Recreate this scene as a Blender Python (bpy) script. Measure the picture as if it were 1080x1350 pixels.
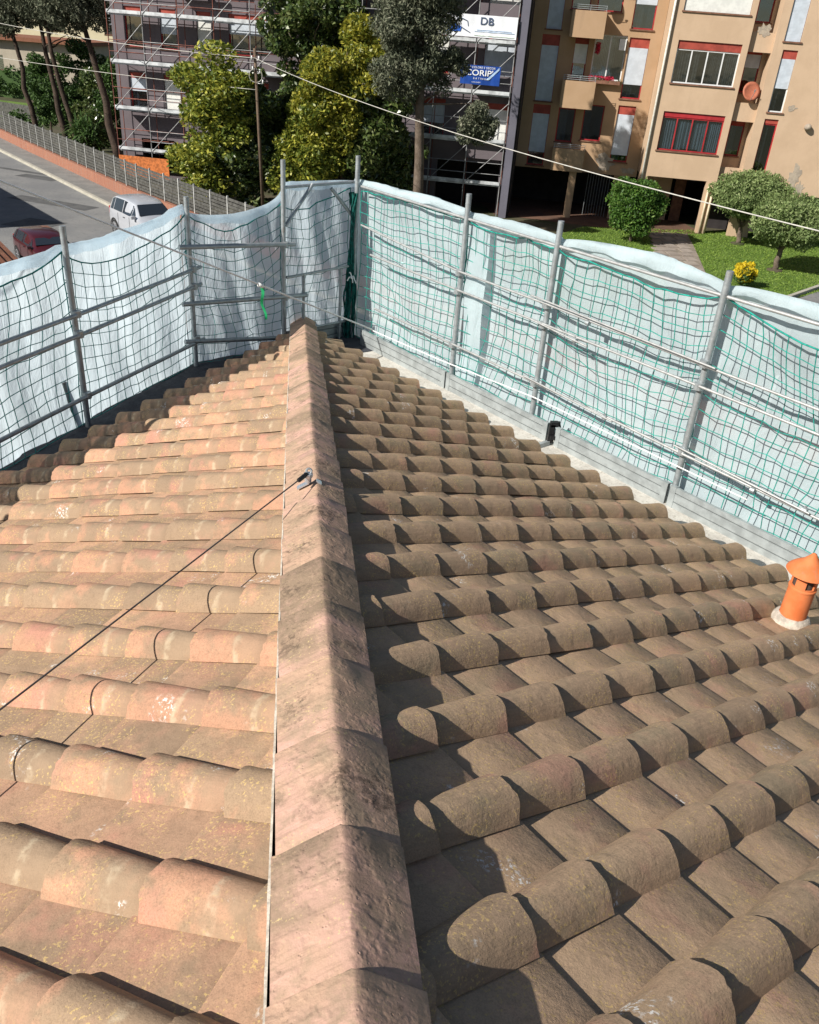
import bpy, bmesh, math, random
import numpy as np
from mathutils import Vector, Matrix
random.seed(7); rng = np.random.default_rng(7)
for o in list(bpy.data.objects): bpy.data.objects.remove(o)
scn = bpy.context.scene
col = scn.collection
V = Vector
# ------------------------------------------------------------------ camera
yaw, pit, roll = 0.157076, 0.518338, -0.079154
CAM = V((-0.1147, -10.3573, 3.3451))
F = V((math.sin(yaw)*math.cos(pit), math.cos(yaw)*math.cos(pit), -math.sin(pit)))
R0 = F.cross(V((0, 0, 1))).normalized(); D0 = F.cross(R0)
RR = R0*math.cos(roll) + D0*math.sin(roll); DD = -R0*math.sin(roll) + D0*math.cos(roll)
cam = bpy.data.cameras.new('camera'); camo = bpy.data.objects.new('camera', cam); col.objects.link(camo)
camo.matrix_world = Matrix(((RR.x, -DD.x, -F.x, CAM.x), (RR.y, -DD.y, -F.y, CAM.y), (RR.z, -DD.z, -F.z, CAM.z), (0, 0, 0, 1)))
cam.sensor_fit = 'VERTICAL'; cam.sensor_height = 36; cam.lens = 36*1101.5/1350
cam.clip_start = .05; cam.clip_end = 1500
scn.camera = camo
# ------------------------------------------------------------------ light
SUN = V((1.29, .61, -1.0))                      # direction the sunlight travels
w = bpy.data.worlds.new('World'); scn.world = w; w.use_nodes = True
wn = w.node_tree.nodes; wl = w.node_tree.links
sky = wn.new('ShaderNodeTexSky'); sky.sky_type = 'NISHITA'; sky.sun_disc = False
sky.sun_elevation = math.radians(35.0); sky.sun_rotation = math.radians(244.7)
sky.air_density = 1.0; sky.dust_density = .6
wl.new(sky.outputs[0], wn['Background'].inputs[0]); wn['Background'].inputs[1].default_value = .052
sl = bpy.data.lights.new('sun', 'SUN'); so = bpy.data.objects.new('sun', sl); col.objects.link(so)
sl.energy = 5.0; sl.angle = math.radians(.5); sl.color = (1, .955, .88)
so.rotation_euler = SUN.to_track_quat('-Z', 'Y').to_euler(); so.location = (-20, -12, 30)
scn.view_settings.view_transform = 'Standard'; scn.view_settings.look = 'None'
scn.view_settings.exposure = 0.39; scn.view_settings.gamma = 1
scn.render.engine = 'CYCLES'

# ------------------------------------------------------------------ helpers
def tag(o, label=None, cat=None, group=None, kind=None):
    if label: o['label'] = label
    if cat: o['category'] = cat
    if group: o['group'] = group
    if kind: o['kind'] = kind
    return o
def empty(name, loc=(0, 0, 0), rz=0, label=None, cat=None, group=None, kind=None):
    o = bpy.data.objects.new(name, None); col.objects.link(o); o.location = loc; o.rotation_euler = (0, 0, rz)
    o.empty_display_size = .2
    return tag(o, label, cat, group, kind)
class MB:
    """collects geometry, then links it as ONE mesh object"""
    def __init__(s): s.v = []; s.f = []; s.m = []
    def add(s, vs, fs, mi=0):
        k = len(s.v); s.v += [tuple(a) for a in vs]; s.f += [tuple(i+k for i in f) for f in fs]; s.m += [mi]*len(fs)
    def box(s, a, b, mi=0, M=None):
        x0, y0, z0 = a; x1, y1, z1 = b
        vs = [(x0, y0, z0), (x1, y0, z0), (x1, y1, z0), (x0, y1, z0), (x0, y0, z1), (x1, y0, z1), (x1, y1, z1), (x0, y1, z1)]
        if M is not None: vs = [M @ V(p) for p in vs]
        s.add(vs, [(0, 3, 2, 1), (4, 5, 6, 7), (0, 1, 5, 4), (1, 2, 6, 5), (2, 3, 7, 6), (3, 0, 4, 7)], mi)
    def tube(s, pts, r, n=8, mi=0, cap=True, r1=None):
        pts = [V(p) for p in pts]; L = len(pts); vs = []; up = None
        for i, p in enumerate(pts):
            t = (pts[min(i+1, L-1)] - pts[max(i-1, 0)]).normalized()
            if up is None:
                up = t.orthogonal().normalized()
            else:
                up = (up - t*up.dot(t)).normalized()
            b = t.cross(up); rr = r if r1 is None else r + (r1-r)*i/(L-1)
            vs += [p + up*(rr*math.cos(2*math.pi*k/n)) + b*(rr*math.sin(2*math.pi*k/n)) for k in range(n)]
        fs = [(i*n+k, i*n+(k+1) % n, (i+1)*n+(k+1) % n, (i+1)*n+k) for i in range(L-1) for k in range(n)]
        if cap: fs += [tuple(range(n-1, -1, -1)), tuple(range((L-1)*n, L*n))]
        s.add(vs, fs, mi)
    def lathe(s, prof, c=(0, 0, 0), n=24, mi=0):
        vs = [(c[0]+r*math.cos(2*math.pi*k/n), c[1]+r*math.sin(2*math.pi*k/n), c[2]+z) for r, z in prof for k in range(n)]
        s.add(vs, [(i*n+k, i*n+(k+1) % n, (i+1)*n+(k+1) % n, (i+1)*n+k) for i in range(len(prof)-1) for k in range(n)], mi)
    def prism(s, poly, z0, z1, mi=0):
        n = len(poly)
        s.add([(x, y, z0) for x, y in poly] + [(x, y, z1) for x, y in poly],
              [tuple(range(n-1, -1, -1)), tuple(range(n, 2*n))] + [(i, (i+1) % n, n+(i+1) % n, n+i) for i in range(n)], mi)
    def mesh(s, name, mats, smooth=False, angle=None):
        me = bpy.data.meshes.new(name); me.from_pydata(s.v, [], s.f)
        for m in (mats if isinstance(mats, (list, tuple)) else [mats]): me.materials.append(m)
        me.polygons.foreach_set('material_index', s.m)
        if smooth: me.polygons.foreach_set('use_smooth', [True]*len(me.polygons))
        me.update()
        if angle is not None: me.set_sharp_from_angle(angle=math.radians(angle))
        return me
    def build(s, name, mats, parent=None, smooth=False, angle=None):
        o = bpy.data.objects.new(name, s.mesh(name, mats, smooth or angle is not None, angle)); col.objects.link(o)
        if parent: o.parent = parent
        return o
def link(name, me, parent=None, M=None):
    o = bpy.data.objects.new(name, me); col.objects.link(o)
    if parent: o.parent = parent
    if M is not None: o.matrix_basis = M
    return o

# ---- materials
class NT:
    def __init__(s, name):
        s.m = bpy.data.materials.new(name); s.m.use_nodes = True; s.t = s.m.node_tree
        s.n = s.t.nodes; s.n.clear(); s.out = s.n.new('ShaderNodeOutputMaterial')
    def put(s, node, i, v):
        if v is None: return
        if isinstance(v, bpy.types.NodeSocket): s.t.links.new(v, node.inputs[i])
        else:
            if isinstance(v, (tuple, list)) and len(v) == 3 and node.inputs[i].type == 'RGBA': v = (*v, 1)
            node.inputs[i].default_value = v
    def math(s, op, a, b=None, c=None, clamp=False):
        n = s.n.new('ShaderNodeMath'); n.operation = op; n.use_clamp = clamp
        s.put(n, 0, a); s.put(n, 1, b); s.put(n, 2, c); return n.outputs[0]
    def vm(s, op, a, b=None):
        n = s.n.new('ShaderNodeVectorMath'); n.operation = op; s.put(n, 0, a); s.put(n, 1, b); return n.outputs[0]
    def scale(s, a, f):
        n = s.n.new('ShaderNodeVectorMath'); n.operation = 'SCALE'; s.put(n, 0, a); s.put(n, 3, f); return n.outputs[0]
    def mix(s, f, a, b, mode='MIX'):
        n = s.n.new('ShaderNodeMix'); n.data_type = 'RGBA'; n.blend_type = mode
        s.put(n, 0, f); s.put(n, 6, a); s.put(n, 7, b); return n.outputs[2]
    def noise(s, vec, sc, det=4, rough=.55, dist=0):
        n = s.n.new('ShaderNodeTexNoise'); s.put(n, 'Vector', vec); s.put(n, 'Scale', sc); s.put(n, 'Detail', det)
        s.put(n, 'Roughness', rough); s.put(n, 'Distortion', dist); return n.outputs[0]
    def voro(s, vec, sc, feat='F1'):
        n = s.n.new('ShaderNodeTexVoronoi'); n.feature = feat; s.put(n, 'Vector', vec); s.put(n, 'Scale', sc); return n.outputs['Distance']
    def ramp(s, v, lo, hi, a=0., b=1.):
        n = s.n.new('ShaderNodeMapRange'); n.interpolation_type = 'SMOOTHSTEP'
        s.put(n, 0, v); s.put(n, 1, lo); s.put(n, 2, hi); s.put(n, 3, a); s.put(n, 4, b); return n.outputs[0]
    def pos(s): return s.n.new('ShaderNodeNewGeometry').outputs['Position']
    def island(s): return s.n.new('ShaderNodeNewGeometry').outputs['Random Per Island']
    def obj(s): return s.n.new('ShaderNodeTexCoord').outputs['Object']
    def uv(s): return s.n.new('ShaderNodeTexCoord').outputs['UV']
    def rnd(s): return s.n.new('ShaderNodeObjectInfo').outputs['Random']
    def sep(s, v):
        n = s.n.new('ShaderNodeSeparateXYZ'); s.put(n, 0, v); return n.outputs
    def comb(s, a, b, c):
        n = s.n.new('ShaderNodeCombineXYZ'); s.put(n, 0, a); s.put(n, 1, b); s.put(n, 2, c); return n.outputs[0]
    def bump(s, h, st=.4, d=.01, nrm=None):
        n = s.n.new('ShaderNodeBump'); s.put(n, 'Strength', st); s.put(n, 'Distance', d); s.put(n, 'Height', h); s.put(n, 'Normal', nrm); return n.outputs[0]
    def pbr(s, c, rough=.8, metal=0., nrm=None, spec=.3, **k):
        n = s.n.new('ShaderNodeBsdfPrincipled'); s.put(n, 'Base Color', c); s.put(n, 'Roughness', rough); s.put(n, 'Metallic', metal)
        s.put(n, 'Normal', nrm); s.put(n, 'Specular IOR Level', spec)
        for a, b in k.items(): s.put(n, a.replace('_', ' '), b)
        s.t.links.new(n.outputs[0], s.out.inputs[0]); return s.m

def simple(name, c, rough=.7, metal=0., var=.12, sc=8., bump=.0, bsc=60., spec=.3):
    t = NT(name); p = t.pos(); n = t.noise(p, sc, 5)
    cc = t.mix(t.ramp(n, .35, .65), tuple(x*(1-var) for x in c), tuple(min(1, x*(1+var)) for x in c))
    nr = t.bump(t.noise(p, bsc, 4), bump, .01) if bump else None
    return t.pbr(cc, rough, metal, nr, spec)

def tile_material(name, warm, grey, red, greyness, band):
    t = NT(name)
    at = t.n.new('ShaderNodeAttribute'); at.attribute_name = 'tint'
    r = t.math('FRACT', t.math('ADD', t.rnd(), at.outputs['Fac']))
    p = t.vm('ADD', t.pos(), t.scale(t.comb(1., 1.7, .6), t.math('MULTIPLY', r, 9.0)))
    big = t.noise(p, 5.5, 5, .6)
    c = t.mix(t.ramp(t.math('ADD', big, t.math('MULTIPLY', t.math('SUBTRACT', r, .5), .24)), .62-greyness*.35, .80-greyness*.35, 1, 0), warm, grey)
    c = t.mix(t.math('MULTIPLY', t.ramp(t.noise(t.vm('ADD', p, (7, 3, 1)), 4.2, 4), .54, .70), .75), c, red)
    rr = t.math('FRACT', t.math('MULTIPLY', r, 7.31))
    c = t.mix(1., c, t.mix(rr, (.86, .86, .87), (1.12, 1.10, 1.08)), 'MULTIPLY')
    # fine mottling
    fine = t.noise(p, 48, 6, .7)
    c = t.mix(t.ramp(fine, .30, .50, .34, 0), c, tuple(x*.42 for x in grey))
    c = t.mix(t.ramp(t.noise(p, 190, 4, .8), .36, .56, .38, 0), c, tuple(x*.5 for x in grey))
    c = t.mix(t.ramp(t.noise(p, 17, 6, .75), .54, .78, 0, .30), c, tuple(min(1, x*1.45) for x in grey))
    uvs = t.sep(t.uv())
    if band:
        d = t.math('ABSOLUTE', t.math('SUBTRACT', t.math('ADD', uvs[0], t.math('MULTIPLY', t.math('SUBTRACT', t.noise(p, 14, 3), .5), .12)), .47))
        bm = t.math('MULTIPLY', t.ramp(d, .012, .05, 1, 0), t.ramp(t.noise(p, 22, 5), .42, .6, .05, .62))
        c = t.mix(bm, c, (.66, .55, .38))
    c = t.mix(t.math('MULTIPLY', t.ramp(t.math('ADD', uvs[0], t.math('MULTIPLY', t.math('SUBTRACT', t.noise(p, 7, 4), .5), .5)), .36, .56), .62 if band else .25), c, grey)
    st = t.noise(t.comb(t.math('ADD', t.math('MULTIPLY', uvs[0], 2.2), t.math('MULTIPLY', r, 40.)), t.math('MULTIPLY', uvs[1], 8. if not band else 4.), t.math('MULTIPLY', r, 17.)), 1.6, 4, .65)
    c = t.mix(t.ramp(st, .38, .60, .22 if not band else .14, 0), c, tuple(x*.55 for x in grey))
    c = t.mix(t.math('MULTIPLY', t.ramp(uvs[0], .6, .8, 0, .5), t.ramp(t.noise(p, 12, 5), .4, .6)), c, tuple(x*.5 for x in grey))
    # yellow lichen flecks and lime spots
    pl = t.vm('MULTIPLY', p, (1., 1., 1.))
    ly = t.math('MULTIPLY', t.ramp(t.noise(pl, 105, 3, .6), .575, .62), t.ramp(t.noise(p, 6.5, 4, .6), .49 if band else .45, .59 if band else .54))
    c = t.mix(t.math('MULTIPLY', ly, .7), c, (.62, .44, .18))
    lw = t.math('MULTIPLY', t.ramp(t.noise(p, 70, 5, .7), .52, .60), t.ramp(t.noise(t.vm('ADD', p, (3, 9, 4)), 4.3, 3), .63, .70))
    c = t.mix(lw, c, (.74, .72, .68))
    pit = t.ramp(t.voro(t.vm('ADD', p, t.scale(t.vm('ADD', p, (0, 0, 0)), .0)), 75), .0, .16)
    h = t.math('ADD', t.math('MULTIPLY', t.noise(p, 120, 5, .7), .5), t.math('ADD', t.math('MULTIPLY', t.noise(p, 22, 4, .6), .30),
        t.math('MULTIPLY', t.math('MULTIPLY', pit, .5), t.ramp(t.noise(p, 9, 3), .35, .6, 1, .1))))
    h = t.math('ADD', h, t.math('MULTIPLY', st, .8 if not band else .35))
    return t.pbr(c, .93, 0, t.bump(h, .50, .007), .18)

WARM, GREY, RED = (.56, .31, .20), (.335, .235, .155), (.57, .27, .20)
M = {}
M['cover_l'] = tile_material('cover_tile_sunny_side', WARM, (.355, .25, .165), RED, .50, True)
M['pan_l'] = tile_material('pan_tile_sunny_side', (.52, .315, .205), (.36, .25, .165), (.55, .275, .195), .60, False)
M['cover_r'] = tile_material('cover_tile_mossy_shaded_side', (.44, .305, .20), (.36, .275, .18), (.52, .28, .205), .95, False)  # moss-grey tone, darkened further for the half-shade on the near faces
M['pan_r'] = tile_material('pan_tile_mossy_lit_side', (.56, .385, .25), (.46, .335, .215), (.58, .33, .235), .9, False)  # mossy tone, lightened to stand in for stronger sun on the pans

def ridge_material():
    t = NT('pink_concrete_ridge')
    at = t.n.new('ShaderNodeAttribute'); at.attribute_name = 'tint'
    r = t.rnd(); p = t.vm('ADD', t.pos(), t.scale(t.comb(1.3, 1., .6), t.math('MULTIPLY', r, 9.)))
    uvs = t.sep(t.uv())
    c = t.mix(t.ramp(t.math('ADD', t.noise(p, 4.5, 4), t.math('MULTIPLY', t.math('SUBTRACT', r, .5), .25)), .40, .62), (.53, .345, .24), (.62, .375, .295))
    c = t.mix(t.ramp(t.noise(p, 8, 6, .7), .42, .66, 0, .8), c, (.36, .265, .18))
    zone = t.noise(t.vm('MULTIPLY', t.pos(), (1., 1.35, 1.)), 1.0, 3, .6)
    c = t.mix(t.math('MULTIPLY', t.ramp(t.math('ADD', zone, t.math('MULTIPLY', t.math('SUBTRACT', r, .5), .30)), .50, .62), t.ramp(t.noise(p, 26, 6, .75), .30, .55, .5, 1)), c, (.30, .215, .145))
    # black lichen, gathered in bands across the tiles
    bandn = t.math('ADD', t.math('MULTIPLY', t.ramp(t.math('ABSOLUTE', t.math('SUBTRACT', t.math('ADD', uvs[0], t.math('MULTIPLY', t.noise(p, 7, 3), .25)), .66)), .04, .28, 1, 0), .55), t.math('MULTIPLY', r, .12))
    m = t.ramp(t.math('ADD', t.math('MULTIPLY', t.noise(p, 34, 7, .78), 1.0), t.math('MULTIPLY', bandn, .22)), .545, .70)
    m = t.math('MULTIPLY', m, t.ramp(t.noise(t.vm('ADD', p, (5, 2, 8)), 3.5, 3), .42, .62, .06, .8))
    c = t.mix(m, c, (.085, .062, .045))
    ly = t.math('MULTIPLY', t.ramp(t.noise(p, 95, 3, .6), .61, .66), t.ramp(t.noise(p, 5.5, 4, .6), .5, .62))
    c = t.mix(t.math('MULTIPLY', ly, .8), c, (.68, .52, .25))
    streak = t.noise(t.vm('MULTIPLY', t.uv(), (16., 1.6, 1.)), 1.5, 4, .6)
    c = t.mix(t.ramp(streak, .48, .66, 0, .36), c, (.25, .175, .12))
    h = t.math('ADD', t.math('MULTIPLY', t.noise(p, 90, 5, .7), .45), t.math('MULTIPLY', t.math('MULTIPLY', t.ramp(t.voro(p, 55), .0, .22), t.ramp(t.noise(p, 12, 3), .45, .6)), .55))
    return t.pbr(c, .92, 0, t.bump(h, .7, .006), .2)
M['ridge'] = ridge_material()
M['mortar'] = simple('lime_mortar', (.46, .41, .345), .95, 0, .2, 30, .6, 90)
M['underlay'] = simple('roof_underside_board', (.07, .05, .04), .95, 0, .2, 6)
def concrete_mat(name, a, b, c_):
    t = NT(name); p = t.pos()
    c = t.mix(t.ramp(t.noise(p, 7, 6, .65), .38, .64), a, b)
    c = t.mix(t.ramp(t.noise(p, 32, 6, .75), .50, .66, 0, .7), c, c_)
    return t.pbr(c, .95, 0, t.bump(t.noise(p, 70, 6, .7), .5, .012), .2)
M['slab'] = concrete_mat('pale_eave_concrete', (.62, .59, .53), (.50, .47, .42), (.34, .31, .26))
M['house_wall'] = concrete_mat('house_render', (.55, .48, .38), (.50, .43, .34), (.40, .34, .27))
def galv(name, c, rough, metal):
    t = NT(name); p = t.pos(); n = t.voro(p, 40)
    cc = t.mix(t.ramp(t.noise(p, 15, 5), .35, .65), tuple(x*.78 for x in c), c)
    cc = t.mix(t.ramp(t.noise(t.vm('ADD', p, (4, 4, 4)), 9, 6, .7), .58, .7, 0, .6), cc, (.30, .27, .23))
    return t.pbr(cc, t.math('ADD', t.math('MULTIPLY', n, .15), rough), metal, t.bump(t.noise(p, 60, 3), .15, .003), .5)
M['galv'] = galv('galvanised_post', (.42, .45, .46), .45, .55)
M['rail'] = galv('galvanised_rail', (.50, .50, .49), .42, .5)
M['alu'] = simple('aluminium_toe_board', (.38, .41, .41), .5, .35, .15, 9)
M['dark_metal'] = simple('black_clamp_metal', (.03, .03, .032), .5, .6, .2)
M['rust'] = simple('rusty_scaffold_tube', (.20, .075, .055), .7, .2, .3, 3)
M['scaf'] = simple('dull_scaffold_tube', (.30, .30, .30), .6, .3, .2, 4)
M['deck'] = simple('steel_deck_board', (.55, .57, .58), .6, .2, .25, 3)
M['rope'] = simple('white_rope', (.86, .85, .82), .9, 0, .08, 60, .5, 300)
M['cable'] = simple('dark_steel_cable', (.10, .09, .088), .5, .3, .2)
M['wire'] = simple('pale_overhead_wire', (.52, .50, .45), .7)
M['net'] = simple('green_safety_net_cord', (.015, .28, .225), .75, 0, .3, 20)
M['net_backlit'] = simple('backlit_green_net_cord', (.012, .21, .19), .8, 0, .3, 20)  # darker copy of the green cord, for the nets seen against the light
M['strap'] = simple('green_strap', (.02, .36, .13), .7)
M['steel'] = simple('bright_steel_bracket', (.62, .66, .72), .3, .7, .1)

def sheet_material(name, c, trans, tl=.42):
    t = NT(name); p = t.pos()
    weave = t.noise(t.vm('MULTIPLY', p, (1, 1, 1)), 140, 2)
    cc = t.mix(t.ramp(t.noise(p, 3, 5), .35, .65), tuple(x*.90 for x in c), c)
    cc = t.mix(t.ramp(t.noise(p, 11, 5, .7), .6, .72, 0, .25), cc, (.55, .55, .52))
    crease = t.noise(t.vm('MULTIPLY', p, (3.0, 3.0, .8)), 2.6, 5, .62, .8)
    nr = t.bump(t.math('ADD', t.math('MULTIPLY', crease, 1.3), t.math('MULTIPLY', weave, .05)), .6, .03)
    d = t.n.new('ShaderNodeBsdfDiffuse'); t.put(d, 0, cc); t.put(d, 'Normal', nr)
    tr = t.n.new('ShaderNodeBsdfTranslucent'); t.put(tr, 0, cc); t.put(tr, 'Normal', nr)
    tp = t.n.new('ShaderNodeBsdfTransparent')
    m1 = t.n.new('ShaderNodeMixShader'); t.put(m1, 0, tl); t.put(m1, 1, d.outputs[0]); t.put(m1, 2, tr.outputs[0])
    m2 = t.n.new('ShaderNodeMixShader'); t.put(m2, 0, t.ramp(t.noise(p, 1.7, 4), .35, .65, trans*.4, trans)); t.put(m2, 1, m1.outputs[0]); t.put(m2, 2, tp.outputs[0])
    t.t.links.new(m2.outputs[0], t.out.inputs[0]); return t.m
M['sheet'] = sheet_material('white_debris_sheet', (.68, .79, .82), .15)
M['sheet_thin'] = sheet_material('thin_backlit_debris_sheet', (.78, .89, .96), .13, .78)

# =================================================================== ROOF
BE, GA, H = 0.529736, 0.554177, 0.167335
G = -4.385
WR, WL_, OR_, OL_ = .363, .35324, .8183, .6088
LEN, EXP = .45, .338
house = empty('house', (0, 0, 0), 0, 'near house with the hip roof of brown coppo and flat terracotta tiles filling the foreground', 'house')

def frame(side):
    if side == 'R': e = V((math.sin(GA), -math.cos(GA), 0)); out = V((math.cos(GA), math.sin(GA), 0))
    else: e = V((-math.sin(BE), -math.cos(BE), 0)); out = V((-math.cos(BE), math.sin(BE), 0))
    ang = GA if side == 'R' else BE
    sl = H/math.sin(ang)
    up = (-out + V((0, 0, sl))).normalized()
    n = up.cross(e) if up.cross(e).z > 0 else e.cross(up)
    return e, up, n.normalized(), ang, sl

def cover_mesh(name, mat, seed):
    rg = random.Random(seed); NA, NX = 14, 4
    vs = []; uv = []
    wob = [rg.uniform(-.004, .004) for _ in range(NX+1)]
    wa, wb = rg.uniform(.975, 1.025), rg.uniform(-.004, .004)
    for lay in (0, 1):
        for i in range(NX+1):
            x = LEN*i/NX; f_ = i/NX
            hw = (.099 - .029*f_)*wa; hh = (.066 if 'sunny' in mat.name else .073) - .010*f_ + wob[i]*.35
            if lay: hw -= .012; hh -= .012
            for k in range(NA+1):
                a = math.pi*k/NA; sx = math.cos(a); sx = 1-2*k/NA; sx = math.copysign(abs(sx)**.9, sx); sz = (1-abs(sx)**2.25) - .10*abs(sx)**8
                chip = rg.uniform(-.005, .005) if i in (0, NX) and not lay else 0
                vs.append((x + chip + (0 if i else .004*math.sin(a*3+seed)), hw*sx*-1 + wb*f_, hh*sz + .033 - .018*f_ + rg.uniform(-.0008, .0008)))
                uv.append((f_, k/NA))
    S = (NX+1)*(NA+1); fs = []
    q = lambda l, i, k: l*S + i*(NA+1) + k
    for i in range(NX):
        for k in range(NA):
            fs.append((q(0, i, k), q(0, i+1, k), q(0, i+1, k+1), q(0, i, k+1)))
            fs.append((q(1, i, k), q(1, i, k+1), q(1, i+1, k+1), q(1, i+1, k)))
        fs.append((q(0, i, 0), q(1, i, 0), q(1, i+1, 0), q(0, i+1, 0)))
        fs.append((q(0, i, NA), q(0, i+1, NA), q(1, i+1, NA), q(1, i, NA)))
    for k in range(NA):
        fs.append((q(0, 0, k), q(0, 0, k+1), q(1, 0, k+1), q(1, 0, k)))
        fs.append((q(0, NX, k), q(1, NX, k), q(1, NX, k+1), q(0, NX, k+1)))
    return finish_tile(name, vs, fs, uv, mat, 42)
def pan_mesh(name, mat, seed, wid):
    rg = random.Random(seed); hw = wid/2-.004
    prof = [(-hw, .022), (-hw+.02, .022), (-hw+.03, .004), (hw-.03, .004), (hw-.02, .022), (hw, .022)]
    xs = [0, .006, LEN*.5, LEN]; vs = []; uv = []
    for lay in (0, 1):
        for i, x in enumerate(xs):
            for j, (y, z) in enumerate(prof):
                lift = .020*(1-x/LEN) - (.004 if i == 0 and not lay else 0)
                ch = rg.uniform(-.003, .003) if i == 0 else 0
                vs.append((x + (ch if not lay else ch*.5), y*(1-.03*x/LEN), z + lift - (.017 if lay else 0) + rg.uniform(-.001, .001))); uv.append((x/LEN, j/5))
    n = len(prof); S = n*len(xs); q = lambda l, i, k: l*S+i*n+k; fs = []
    for i in range(len(xs)-1):
        for k in range(n-1):
            fs.append((q(0, i, k), q(0, i+1, k), q(0, i+1, k+1), q(0, i, k+1))); fs.append((q(1, i, k), q(1, i, k+1), q(1, i+1, k+1), q(1, i+1, k)))
        fs.append((q(0, i, 0), q(1, i, 0), q(1, i+1, 0), q(0, i+1, 0))); fs.append((q(0, i, n-1), q(0, i+1, n-1), q(1, i+1, n-1), q(1, i, n-1)))
    for k in range(n-1): fs.append((q(0, 0, k), q(0, 0, k+1), q(1, 0, k+1), q(1, 0, k)))
    return finish_tile(name, vs, fs, uv, mat, 35)
def finish_tile(name, vs, fs, uv, mat, ang):
    me = bpy.data.meshes.new(name); me.from_pydata(vs, [], fs); me.materials.append(mat)
    ul = me.uv_layers.new(name='UVMap'); li = np.zeros(len(me.loops), dtype=np.int32); me.loops.foreach_get('vertex_index', li)
    ul.data.foreach_set('uv', np.array(uv, dtype=np.float32)[li].ravel())
    me.polygons.foreach_set('use_smooth', [True]*len(me.polygons)); me.update(); me.validate()
    bm = bmesh.new(); bm.from_mesh(me); bmesh.ops.recalc_face_normals(bm, faces=bm.faces); bm.to_mesh(me); bm.free()
    me.set_sharp_from_angle(angle=math.radians(ang))
    return me
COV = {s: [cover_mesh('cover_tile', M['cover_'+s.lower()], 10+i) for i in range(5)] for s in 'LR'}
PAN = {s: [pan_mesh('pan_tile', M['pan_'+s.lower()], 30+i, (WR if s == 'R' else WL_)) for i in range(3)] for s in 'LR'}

def toimg(P):
    v = P - CAM; d = v.dot(F)
    if d < .3: return None
    return 540+1101.5*v.dot(RR)/d, 675+1101.5*v.dot(DD)/d, d
pieces = {'cover_tile': [], 'pan_tile': []}
for side in 'RL':
    e, up, n, ang, slp = frame(side); W = WR if side == 'R' else WL_; O = OR_ if side == 'R' else OL_
    edge = .128 if side == 'R' else -.168
    Y = n.cross(up)
    for i in range(-3, 28):
        s_near = O + i*W
        for kind in ('cover_tile', 'pan_tile'):
            sc = s_near - .099 + (W/2 if kind == 'pan_tile' else 0)
            if sc < .02: continue
            for k in range(0, 40):
                u0 = (-.05 if kind == 'cover_tile' else -.07) + EXP*k + random.gauss(0, .006)
                base = e*(sc + random.gauss(0, .0025)) + up*u0
                # lateral position relative to the hip line x = 0
                hw = .098 if kind == 'cover_tile' else W/2
                xs = [(base + up*a*LEN + e*b*hw).x for a in (0, 1) for b in (-1, 1)]
                if side == 'R':
                    if max(xs) < edge + .02: break
                    cut = min(xs) < edge
                else:
                    if min(xs) > edge - .02: break
                    cut = max(xs) > edge
                c = base + up*.2
                if c.y < -10.9: continue
                im = toimg(c)
                if im is None: sz = 0.001; vis = False
                else:
                    vis = -260 < im[0] < 1340 and -100 < im[1] < 1700; sz = 1/im[2]*(1 if (-60 < im[0] < 1140 and im[1] < 1420) else .15)
                if not vis and (im is not None): continue
                if im is None and c.y < -10.2 and abs(c.x) > 2: continue
                tw = random.gauss(0, .011)
                Mx = Matrix((up, Y, n)).transposed().to_4x4(); Mx.translation = base + n*random.uniform(-.002, .004)
                Mx = Mx @ Matrix.Rotation(tw, 4, 'Z') @ Matrix.Rotation(random.uniform(-.008, .008), 4, 'Y') @ Matrix.Rotation(random.gauss(0, .02), 4, 'X')
                me = random.choice((COV if kind == 'cover_tile' else PAN)[side])
                pieces[kind].append((sz, me, Mx, cut, side, edge))
def cut_mesh(me, Mx, side, edge):
    bm = bmesh.new(); bm.from_mesh(me); bm.transform(Mx)
    sgn = -1 if side == 'R' else 1
    g = bmesh.ops.bisect_plane(bm, geom=bm.verts[:]+bm.edges[:]+bm.faces[:], plane_co=(edge, 0, 0), plane_no=(sgn, 0, 0), clear_outer=True)
    ed = [x for x in g['geom_cut'] if isinstance(x, bmesh.types.BMEdge)]
    try: bmesh.ops.edgeloop_fill(bm, edges=ed)
    except Exception: pass
    bm.transform(Mx.inverted()); m2 = me.copy(); bm.to_mesh(m2); bm.free(); return m2
for kind, L in pieces.items():
    L.sort(key=lambda a: -a[0])
    rest = []
    for j, (sz, me, Mx, cut, side, edge) in enumerate(L):
        if cut: me = cut_mesh(me, Mx, side, edge)
        if not len(me.vertices): continue
        if j < 300: link(kind, me, house, Mx)
        else: rest.append((me, Mx))
    for mk in ('L', 'R'):
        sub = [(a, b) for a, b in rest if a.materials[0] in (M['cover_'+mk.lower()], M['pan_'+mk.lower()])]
        if not sub: continue
        bm = bmesh.new(); lay = bm.verts.layers.float.new('tint')
        for me, Mx in sub:
            n0 = len(bm.verts); bm.from_mesh(me); bm.verts.ensure_lookup_table(); tv = random.random()
            lay = bm.verts.layers.float.get('tint')
            for v_ in bm.verts[n0:]: v_.co = Mx @ v_.co; v_[lay] = tv
        mm = sub[0][0].copy(); bm.to_mesh(mm); bm.free()
        o = link(kind, mm, house); o['kind'] = 'stuff'

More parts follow.
